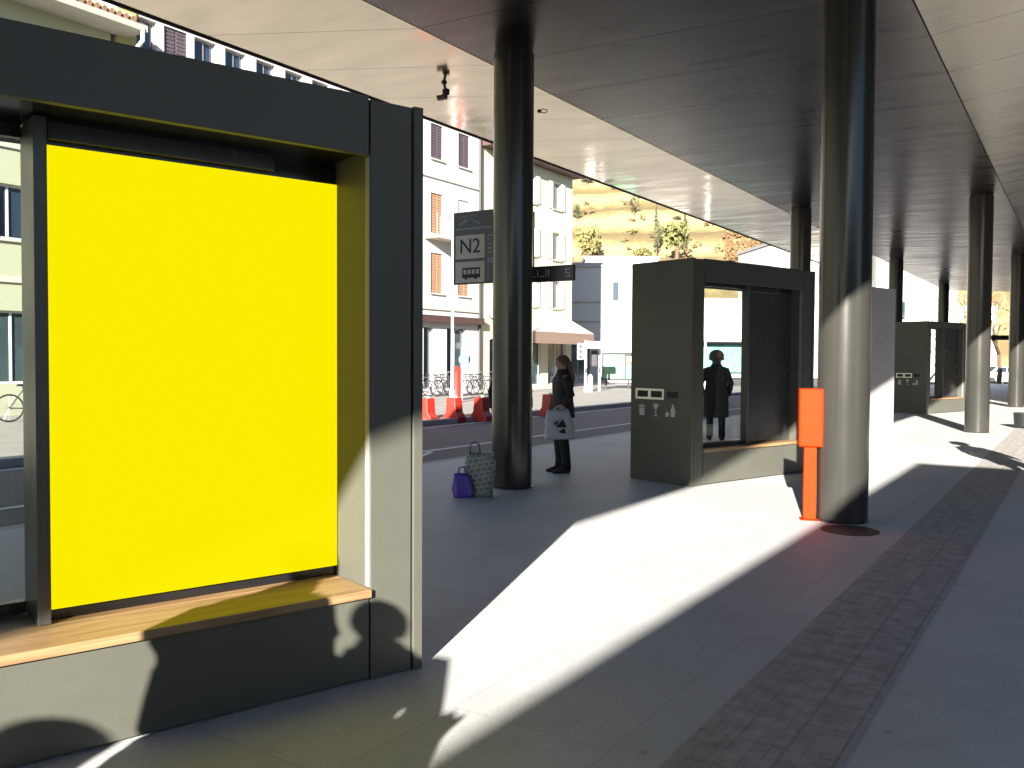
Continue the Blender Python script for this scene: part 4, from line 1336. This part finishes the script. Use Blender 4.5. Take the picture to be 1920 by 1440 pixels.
# ================================================================== PEOPLE
def skin_mesh(name, verts, edges, m, parent, root=0, sub=2):
    me = bpy.data.meshes.new(name)
    me.from_pydata([v[0] for v in verts], edges, [])
    me.materials.append(m)
    o = bpy.data.objects.new(name, me); C.objects.link(o); o.parent = parent
    md = o.modifiers.new('skin', 'SKIN'); md.use_smooth_shade = True
    for i, v in enumerate(verts):
        sv = me.skin_vertices[0].data[i]
        r = v[1]
        sv.radius = r if isinstance(r, tuple) else (r, r)
        sv.use_root = (i == root)
    s = o.modifiers.new('round', 'SUBSURF'); s.levels = sub; s.render_levels = sub
    return o

def person(label, loc, rz, H=1.68, coat=None, coat_len=.95, coat_mat=None, hair_mat=None, hairstyle='bun', arm_l=None, arm_r=None, lean=0.0, wide=1.0, legs_gap=.1, group=None, step=0.0):
    """faces local -Y; arms are (elbow, wrist) in body units for a 1.70 m figure"""
    e = empty('person', loc, rz); tag(e, label, 'person', group)
    s = H / 1.70
    def P(x, y, z): return (x * s, y * s + lean * z, z * s)
    arm_l = arm_l or ((-.245, .03, 1.10), (-.255, -.04, .86))
    arm_r = arm_r or ((.245, .03, 1.10), (.255, -.04, .86))
    V_, E_ = [], []
    def av(p, r): V_.append((P(*p), r * s if not isinstance(r, tuple) else (r[0] * s, r[1] * s))); return len(V_) - 1
    pel = av((0, 0, .94), (.135, .10)); sp = av((0, 0, 1.12), (.125, .09)); ch = av((0, .005, 1.30), (.15, .10)); nb = av((0, .015, 1.43), .058)
    nk = av((0, .005, 1.49), .052); hd = av((0, -.012, 1.56), (.066, .08)); hm = av((0, -.005, 1.61), (.075, .092)); ht = av((0, .005, 1.665), (.058, .07))
    E_ += [(pel, sp), (sp, ch), (ch, nb), (nb, nk), (nk, hd), (hd, hm), (hm, ht)]
    ns = av((0, -.105, 1.575), .012); E_.append((hd, ns))
    for sd, (el, wr) in ((-1, arm_l), (1, arm_r)):
        sh = av((sd * .165 * wide, .01, 1.385), .058); e1 = av(el, .043); w1 = av(wr, .028)
        E_ += [(ch, sh), (sh, e1), (e1, w1)]
        d = (Vector(wr) - Vector(el)).normalized()
        pm = Vector(wr) + d * .055
        p1 = av(tuple(pm), (.036, .02)); E_.append((w1, p1))
        side = Vector((0, -1, 0)) - d * d.dot(Vector((0, -1, 0)))
        side = side.normalized() if side.length > .1 else Vector((1, 0, 0))
        curl = Vector((-sd, 0, 0))
        for k, l in enumerate((.075, .085, .08, .062)):
            b0 = pm + side * (.027 - k * .018) + d * .03
            f1 = av(tuple(b0 + d * l * .5 + curl * .006), .0085); f2 = av(tuple(b0 + d * l * .9 + curl * .03), .007)
            E_ += [(p1, f1), (f1, f2)]
        th = av(tuple(pm + side * .045 + d * .01), .009); th2 = av(tuple(pm + side * .06 + d * .05 + curl * .01), .0075); E_ += [(p1, th), (th, th2)]
    for sd in (-1, 1):
        hp = av((sd * .085, 0, .88), .085); kn = av((sd * legs_gap, -.012 + sd * step * .5, .50), .058); an = av((sd * legs_gap, .025 + sd * step, .10), .038)
        hl_ = av((sd * legs_gap, .035 + sd * step, .045), .036); to = av((sd * (legs_gap + .015), -.12 + sd * step, .032), .032)
        E_ += [(pel, hp), (hp, kn), (kn, an), (an, hl_), (hl_, to)]
    skin_mesh('body', V_, E_, M['skin'], e, root=pel)
    # ears and eyes
    mb = MB()
    for sd in (-1, 1): mb.ball(P(sd * .078, .005, 1.585), .012 * s, .022 * s, .03 * s, 8, 6)
    mb.build('ear', M['skin'], e, smooth=True)
    mb = MB()
    for sd in (-1, 1): mb.ball(P(sd * .03, -.086, 1.60), .011 * s, .008 * s, .007 * s, 8, 6)
    mb.build('eye', M['black'], e, smooth=True)
    mb = MB(); mb.ball(P(0, -.082, 1.535), .022 * s, .008 * s, .006 * s, 8, 6); mb.build('mouth', mat('lips', (.35, .12, .1), .5), e, smooth=True)
    # trousers and shoes
    mb = MB()
    for sd in (-1, 1):
        pts = [((sd * .085, .0, .93), .11, .115), ((sd * .09, 0, .80), .098, .11), ((sd * legs_gap * .97, -.01 + sd * step * .45, .50), .073, .08), ((sd * legs_gap, .02 + sd * step * .9, .20), .062, .068), ((sd * legs_gap, .022 + sd * step, .07), .064, .075)]
        mb.loft([(P(*c), a_ * s, b_ * s) for c, a_, b_ in pts], 16)
    mb.build('trousers', M['trouser'], e, smooth=True)
    for sd in (-1, 1):
        mb = MB(); x = sd * (legs_gap + .005)
        mb.loft([(P(x, .085 + sd * step, .05), .02 * s, .03 * s, (0, -1, 0)), (P(x, .06 + sd * step, .055), .046 * s, .052 * s, (0, -1, 0)), (P(x, -.02 + sd * step, .055), .047 * s, .052 * s, (0, -1, 0)),
                 (P(x, -.11 + sd * step, .038), .05 * s, .034 * s, (0, -1, 0)), (P(x, -.17 + sd * step, .03), .035 * s, .026 * s, (0, -1, 0)), (P(x, -.19 + sd * step, .028), .01 * s, .012 * s, (0, -1, 0))], 12)
        mb.build('shoe', M['black'], e, smooth=True)
    # coat: torso loft with folds, sleeves, collar
    cm = coat_mat or M['coat']
    hem = 1.43 - coat_len
    mb = MB()
    prof = [(hem, .215, .165), (hem + .02, .215, .165)] + [(z, rx, ry) for z, rx, ry in ((.70, .212, .162), (.85, .205, .158), (1.0, .19, .145), (1.12, .182, .135), (1.25, .20, .14), (1.34, .205, .135), (1.40, .165, .115), (1.435, .10, .09), (1.47, .085, .085)) if z > hem + .04]
    rings = 28; vs = []; fs = []
    for k, (z, rx, ry) in enumerate(prof):
        for i in range(rings):
            a_ = 2 * pi * i / rings
            f = 1 + .045 * noise.noise(Vector((cos(a_) * 2.2, sin(a_) * 2.2, z * 4 + H * 7))) + .02 * sin(a_ * 5 + z * 9)
            vs.append(P(rx * wide * f * cos(a_), ry * f * sin(a_) * (1.08 if sin(a_) > 0 else 1) + .005, z))
    for k in range(len(prof) - 1):
        for i in range(rings):
            j = (i + 1) % rings
            fs.append((k * rings + i, k * rings + j, (k + 1) * rings + j, (k + 1) * rings + i))
    fs.append(tuple(reversed(range(rings))))
    mb.add(vs, fs)
    for sd, (el, wr) in ((-1, arm_l), (1, arm_r)):
        sh = Vector((sd * .160 * wide, .01, 1.345)); el = Vector(el); wr = Vector(wr)
        pts = [(sh + Vector((-sd * .07, 0, .02)), .05), (sh, .078), (sh.lerp(el, .5), .068), (el, .062), (el.lerp(wr, .5), .055), (wr, .047), (wr + (wr - el).normalized() * .02, .044)]
        mb.tube([P(*p) for p, r in pts], [r * s for p, r in pts], 14)
    mb.loft([(P(0, .012, 1.415), .105 * s, .10 * s), (P(0, .014, 1.47), .088 * s, .092 * s), (P(0, .014, 1.505), .082 * s, .088 * s)], 18, cap=False)
    mb.build('coat', cm, e, smooth=True)
    # hair or cap
    hm_ = hair_mat or M['hair']
    mb = MB()
    n, m_ = 22, 12
    vs = []; fs = []
    for k in range(m_ + 1):
        t = pi * .5 * k / m_ * 1.32
        for i in range(n):
            a_ = 2 * pi * i / n
            front = max(0, -sin(a_))
            tt = t * (1 - .40 * front)
            d = Vector((sin(tt) * cos(a_), sin(tt) * sin(a_), cos(tt)))
            w_ = 1 + .05 * noise.noise(d * 4 + Vector((H, 0, 0)))
            vs.append(P(d.x * .095 * w_, d.y * .112 * w_ + .008, 1.605 + d.z * .108 * w_))
    for k in range(m_):
        for i in range(n):
            j = (i + 1) % n
            fs.append((k * n + i, (k + 1) * n + i, (k + 1) * n + j, k * n + j))
    mb.add(vs, fs)
    if hairstyle == 'pony':
        for q in range(9):
            a0_ = -.9 + q * .225
            x_ = sin(a0_) * .085; y_ = .03 + cos(a0_) * .075
            mb.tube([P(x_ * .7, y_ * .7, 1.66), P(x_, y_ + .01, 1.58), P(x_ * 1.1, y_ + .03, 1.48), P(x_ * 1.2 + .01 * sin(q * 3), y_ + .055, 1.38), P(x_ * 1.0, y_ + .06, 1.27 + .03 * sin(q * 5))], [.018 * s, .032 * s, .034 * s, .03 * s, .006 * s], 8)
    elif hairstyle == 'cap':
        mb.torus(P(0, .008, 1.575), .120 * s, .030 * s, 'Z', 24, 8)
        mb.ball(P(0, .01, 1.63), .145 * s, .152 * s, .125 * s, 18, 12)
        mb.ball(P(0, .05, 1.52), .085 * s, .07 * s, .09 * s)
    mb.build('hair' if hairstyle != 'cap' else 'woolly_hat', hm_, e, smooth=True)
    return e

# woman waiting, in profile to the left, a pale bag on her arm
wl = ground_pt(1054, 887)
faceL = radians(-75)       # local -Y points to the left of the photo
woman = person('woman in dark jacket with long reddish hair waiting in profile holding a pale bag', wl, faceL, 1.64, coat_len=.62, coat_mat=M['jacket'], hair_mat=M['hair'], hairstyle='pony',
       arm_l=((-.25, .0, 1.12), (-.24, -.08, .90)), arm_r=((.27, .04, 1.15), (.285, -.06, 1.0)), wide=1.12, legs_gap=.085, step=.02)
# her carrier bag hangs on the side turned to the camera
hb = empty('carrier_bag', wl + Vector((-.045, -.31, .50)), radians(12)); tag(hb, 'pale white carrier bag with dark print hanging at the womans side', 'bag')
sack('body', .40, .12, .40, M['bagw'], 5, .72, hb)
mb = MB()
for pts in ([(-.06, .17), (.04, .28), (.09, .17)], [(-.02, .10), (.06, .16), (.08, .08)], [(-.09, .23), (-.02, .26), (-.06, .19)]):
    mb.prism(pts, .0, .004, Matrix.Translation((-.02, -.089, 0)) @ Matrix.Rotation(pi / 2, 4, 'X'))
mb.build('print', M['jacket'], hb)
mb = MB(); mb.tube([(-.09, 0, .39), (-.045, .01, .44), (0.01, .02, .462), (.05, .01, .44), (.08, 0, .39)], .011, 8); mb.build('handle', M['bagw'], hb)
# man behind the sign column
person('person in black coat almost hidden behind the sign column', Vector((-.02, 13.9, 0)), radians(15), 1.66, coat_len=.9, hair_mat=M['hairg'], hairstyle='bun', wide=1.4,
       arm_l=((-.315, .02, 1.10), (-.315, -.04, .86)), arm_r=((.315, .02, 1.10), (.315, -.04, .86)))
# figure behind the kiosk opening, seen from behind
pl_ = Vector(((1343 - 960) / 1650 * 17.4, 17.4, 0))
person('person with grey woolly hat and long black coat standing behind the dark kiosk', pl_, radians(180 - 8), 1.74, coat_len=.98, hair_mat=M['hairg'], hairstyle='cap', wide=1.12,
       arm_l=((-.27, .05, 1.10), (-.25, -.06, .90)), arm_r=((.30, .06, 1.10), (.25, -.10, .92)), legs_gap=.115)
# people behind the photographer: only their shadows reach the picture
SH = Vector((sin(SUN_AZ), cos(SUN_AZ), 0))
person('person standing left of the photographer whose head shadow falls on the kiosk end', Vector((-1.79, .12, 0)), radians(190), 1.75, coat_len=.9, hairstyle='bun', wide=1.4,
       arm_l=((-.47, .02, 1.10), (-.40, -.06, .93)))
hb2 = empty('shadow_filler', Vector((-1.79 + .31, .15, .70)), radians(190)); tag(hb2, 'unseen bag shape added left of the photographer to fill out a shadow', 'bag')  # unseen shape added to close a lit gap in the cast shadow
sack('body', .50, .14, .50, M['bagg'], 6, .95, hb2)
mb = MB(); mb.tube([(-.10, 0, .47), (-.05, 0, .505), (.05, 0, .505), (.10, 0, .47)], .012, 6); mb.build('handle', M['dark'], hb2)
person('person whose broad coat shadow falls across the kiosk bench', Vector((-1.945, 1.10, 0)), radians(200), 1.74, coat_len=1.0, hairstyle='bun', wide=1.42)
person('person further back whose head shadow touches the kiosk base at lower left', Vector((-3.12, -1.45, 0)), radians(170), 1.70, coat_len=.8, hairstyle='cap')
person('person behind the photographer whose head shadow notches the sunlit paving', Vector((-1.12, -1.27, 0)), radians(180), 1.70, coat_len=.8, hairstyle='bun', wide=.95)
person('person just outside the right edge whose shadow lies on the sunlit paving', Vector((7.25, 11.75, 0)), radians(150), 1.78, coat_len=.9, hairstyle='cap')
